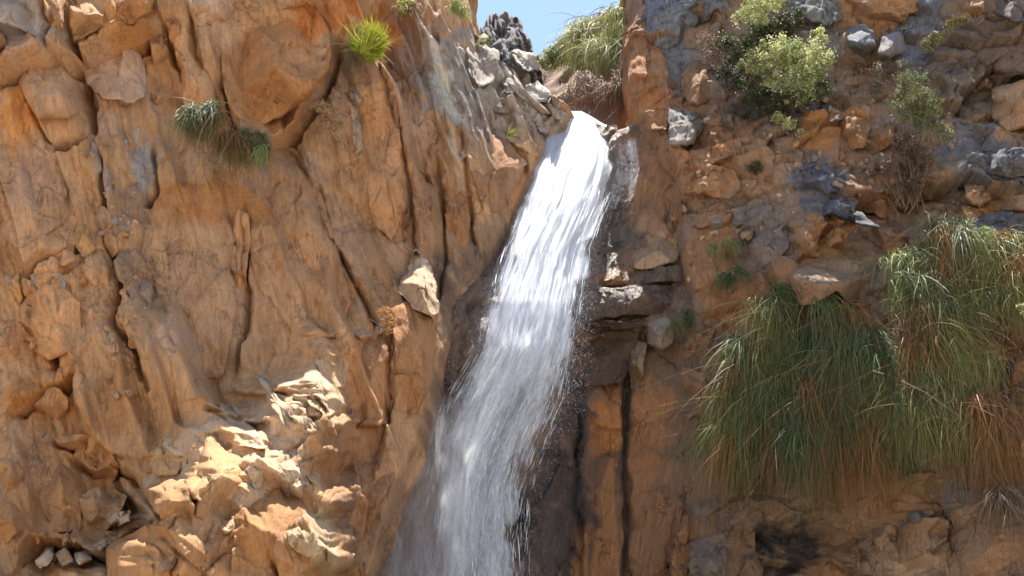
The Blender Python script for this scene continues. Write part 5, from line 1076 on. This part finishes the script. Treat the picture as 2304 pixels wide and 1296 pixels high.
core = lambda S, T: np.interp(T, [262, 330, 600, 740, 800, 900, 1000, 1296, 2200], [.85, 1.0, 1.0, .9, .70, .62, .58, .62, .7]) * np.ones_like(S)
leftd = lambda S, T: core(S, T) + .18 * sst(820, 1050, T) * np.exp(-((S + .25) / .35) ** 2) - .14 * sst(780, 900, T) * np.exp(-((S - .25) / .3) ** 2)
water_sheet('water_sheet', 1, -.10, 1.0, 0, leftd, M_WATER)
water_sheet('water_sheet', 2, .06, .98, 0, leftd, M_WATER)
water_sheet('water_sheet', 3, .22, .9, -.03, lambda S, T: leftd(S, T) - .06, M_WATER)
water_sheet('water_sheet', 4, .40, .82, -.05, lambda S, T: leftd(S, T) - .12, M_WATER)
water_sheet('water_sheet', 5, .15, 1.16, 0, lambda S, T: leftd(S, T) - .2, M_WATER)

# strands and drops thrown off the sheet
def strands(name, n, seed, tr, sr, ln, width):
    r = np.random.default_rng(seed)
    t0 = r.uniform(*tr, n); s0 = r.uniform(*sr, n) if not callable(sr) else sr(r, n)
    l = r.uniform(*ln, n); K = 5
    t = t0[:, None] + np.linspace(0, 1, K + 1)[None] * l[:, None]
    s = s0[:, None] * (1 + .0 * t) + r.normal(0, .02, (n, 1)) * np.linspace(0, 1, K + 1)[None]
    X = wx(t, s); Y = wy(t) - .30 * np.clip(1 - s ** 2, 0, 1) * sst(262, 420, t) - r.uniform(.05, .6, (n, 1))
    P = pix(X, t, Y)
    w = (width * r.uniform(.4, 1.2, (n, 1)) * np.sin(np.linspace(.25, 2.9, K + 1))[None])[..., None]
    a = r.uniform(0, 6.28, (n, 1)); sd = np.stack([np.cos(a) + 0 * w[..., 0], .7 * np.sin(a) + 0 * w[..., 0], 0 * w[..., 0]], -1)
    V = np.stack([P - sd * w * .5, P + sd * w * .5], 2).reshape(-1, 3)
    k = np.arange(K); f = np.stack([2 * k, 2 * k + 1, 2 * k + 3, 2 * k + 2], -1)
    F = (np.arange(n)[:, None, None] * (2 * (K + 1)) + f[None]).reshape(-1, 4)
    return tag(mesh_obj(name, V, F, M_DROP, fall), kind='stuff')
strands('water_strands', 3000, 5, (420, 1300), (-1.0, 1.0), (10, 45), .005)
OCT = np.array([[1, 0, 0], [-1, 0, 0], [0, 1, 0], [0, -1, 0], [0, 0, 1.6], [0, 0, -1.6]]); OF = np.array([[0, 2, 4], [2, 1, 4], [1, 3, 4], [3, 0, 4], [2, 0, 5], [1, 2, 5], [3, 1, 5], [0, 3, 5]])
def drops(name, P, rad, parent=fall):
    n = len(P); V = P[:, None] + OCT[None] * rad[:, None, None]
    F = (np.arange(n)[:, None, None] * 6 + OF[None]).reshape(-1, 3)
    return tag(mesh_obj(name, V.reshape(-1, 3), F, M_DROP, parent), kind='stuff')
r = np.random.default_rng(9); n = 5000
t = np.where(r.random(n) < .35, r.uniform(640, 1010, n), r.uniform(300, 1300, n)); sgn = np.where(r.random(n) < .5, -1, 1); s = sgn * (1 - np.where(sgn > 0, r.normal(-.02, .17, n), r.normal(.05, .2, n)))
s = np.where((t > 860) & (s < -1), s, s); Y = wy(t) - r.uniform(-.2, .7, n)
drops('spray', pix(wx(t, s), t, Y), r.uniform(.0015, .004, n))

# fine mist drifting off the fall
m, N, L, B = nodes('mist'); N.remove(B)
uv = N.new('ShaderNodeUVMap'); uv.uv_map = 'UVMap'; dn = N.new('ShaderNodeAttribute'); dn.attribute_name = 'dens'
n1 = tex(N, L, mp(N, L, uv.outputs[0], (7, 1.6, 1)), 1.0, 5, 0.6, dist=0.5); n2 = tex(N, L, mp(N, L, uv.outputs[0], (70, 5, 1)), 1.0, 4, 0.7)
a = N.new('ShaderNodeMath'); a.operation = 'MULTIPLY'; L.new(ramp(N, L, n1.outputs[0], [(.3, .15), (.7, 1.0)]), a.inputs[0]); L.new(ramp(N, L, n2.outputs[0], [(.3, .45), (.7, 1.0)]), a.inputs[1])
b = N.new('ShaderNodeMath'); b.operation = 'MULTIPLY'; L.new(a.outputs[0], b.inputs[0]); L.new(dn.outputs['Fac'], b.inputs[1])
df = N.new('ShaderNodeBsdfDiffuse'); df.inputs[0].default_value = (.8, .82, .86, 1); tl = N.new('ShaderNodeBsdfTranslucent'); tl.inputs[0].default_value = (.8, .82, .86, 1)
m1 = N.new('ShaderNodeMixShader'); m1.inputs[0].default_value = .5; L.new(df.outputs[0], m1.inputs[1]); L.new(tl.outputs[0], m1.inputs[2])
tp = N.new('ShaderNodeBsdfTransparent'); m2 = N.new('ShaderNodeMixShader'); L.new(b.outputs[0], m2.inputs[0]); L.new(tp.outputs[0], m2.inputs[1]); L.new(m1.outputs[0], m2.inputs[2]); L.new(m2.outputs[0], N['Material Output'].inputs[0])
M_MIST = m
def mist_layer(seed, off, ts, ls, rs, ds):
    t = axis([(ts[0], 1310, 12.0), (1310, 2250, 60)]); s = np.linspace(-1, 1, 40); S, T = np.meshgrid(s, t)
    l = np.interp(T, ts, ls); r_ = np.interp(T, ts, rs); X = (l + r_) / 2 + S * (r_ - l) / 2 + fbm(np.stack([T / 90, S * 2], -1), 3, seed) * 14
    Y = wy(T) - off - .35 * (1 - S ** 2) + fbm(np.stack([S * 3, T / 150], -1), 3, seed + 1) * .25
    dens = np.interp(T, ts, ds) * sst(0, .75, 1 - np.abs(S)) * sst(ts[0], ts[0] + 90, T)
    return mesh_obj('mist', pix(X, T, Y).reshape(-1, 3), gridF(len(t), 40), M_MIST, fall, uv=np.stack([X / 300 + seed, T / 300], -1).reshape(-1, 2), attr={'dens': dens.ravel()})
mist_layer(41, .75, [880, 950, 1050, 1150, 1296, 2250], [930, 900, 860, 810, 770, 740], [1060, 1080, 1090, 1090, 1090, 1100], [.15, .4, .5, .55, .6, .6])
mist_layer(42, .55, [860, 950, 1050, 1150, 1296, 2250], [960, 930, 900, 880, 850, 800], [1120, 1130, 1120, 1120, 1110, 1100], [.2, .45, .5, .55, .6, .6])
mist_layer(43, .45, [330, 450, 600, 700, 800, 950], [1200, 1150, 1100, 1060, 1030, 1000], [1400, 1395, 1345, 1325, 1310, 1280], [.3, .4, .45, .4, .3, .0])
mist_layer(44, .20, [330, 450, 600, 700, 800, 950], [1190, 1140, 1090, 1045, 1020, 980], [1405, 1400, 1360, 1340, 1325, 1290], [.2, .3, .4, .4, .3, .0])

# the thin veil sliding over the dark rock beside the lip
VT = np.array([280, 320, 380, 440, 520]); VL = np.array([1385, 1385, 1380, 1362, 1330.]); VR = np.array([1432, 1440, 1447, 1435, 1390.])
t = np.linspace(280, 520, 60); s = np.linspace(-1, 1, 24); S, T = np.meshgrid(s, t)
X = (np.interp(T, VT, VL) + np.interp(T, VT, VR)) / 2 + S * (np.interp(T, VT, VR) - np.interp(T, VT, VL)) / 2
Y = Y_GULLY(X, T) - .38 - .2 * (1 - S ** 2) + fbm(np.stack([S * 4, T / 60], -1), 3, 5) * .06
dens = (.52 - .16 * sst(400, 520, T)) * sst(278, 325, T) * sst(0, .3, 1 - np.abs(S))
vr = pix(1410, 290, 20.0); veil = empty('side_veil', vr); tag(veil, 'thin bluish veil of water sliding over dark rock right of the lip', 'waterfall', kind='thing')
mesh_obj('water_sheet', pix(X, T, Y).reshape(-1, 3), gridF(60, 24), M_VEIL, veil, uv=np.stack([S * .15 + 9, T / 300], -1).reshape(-1, 2), attr={'dens': dens.ravel()})
print('tris', sum(len(o.data.polygons) * 2 for o in bpy.data.objects if o.type == 'MESH'), 'objs', len(bpy.data.objects))
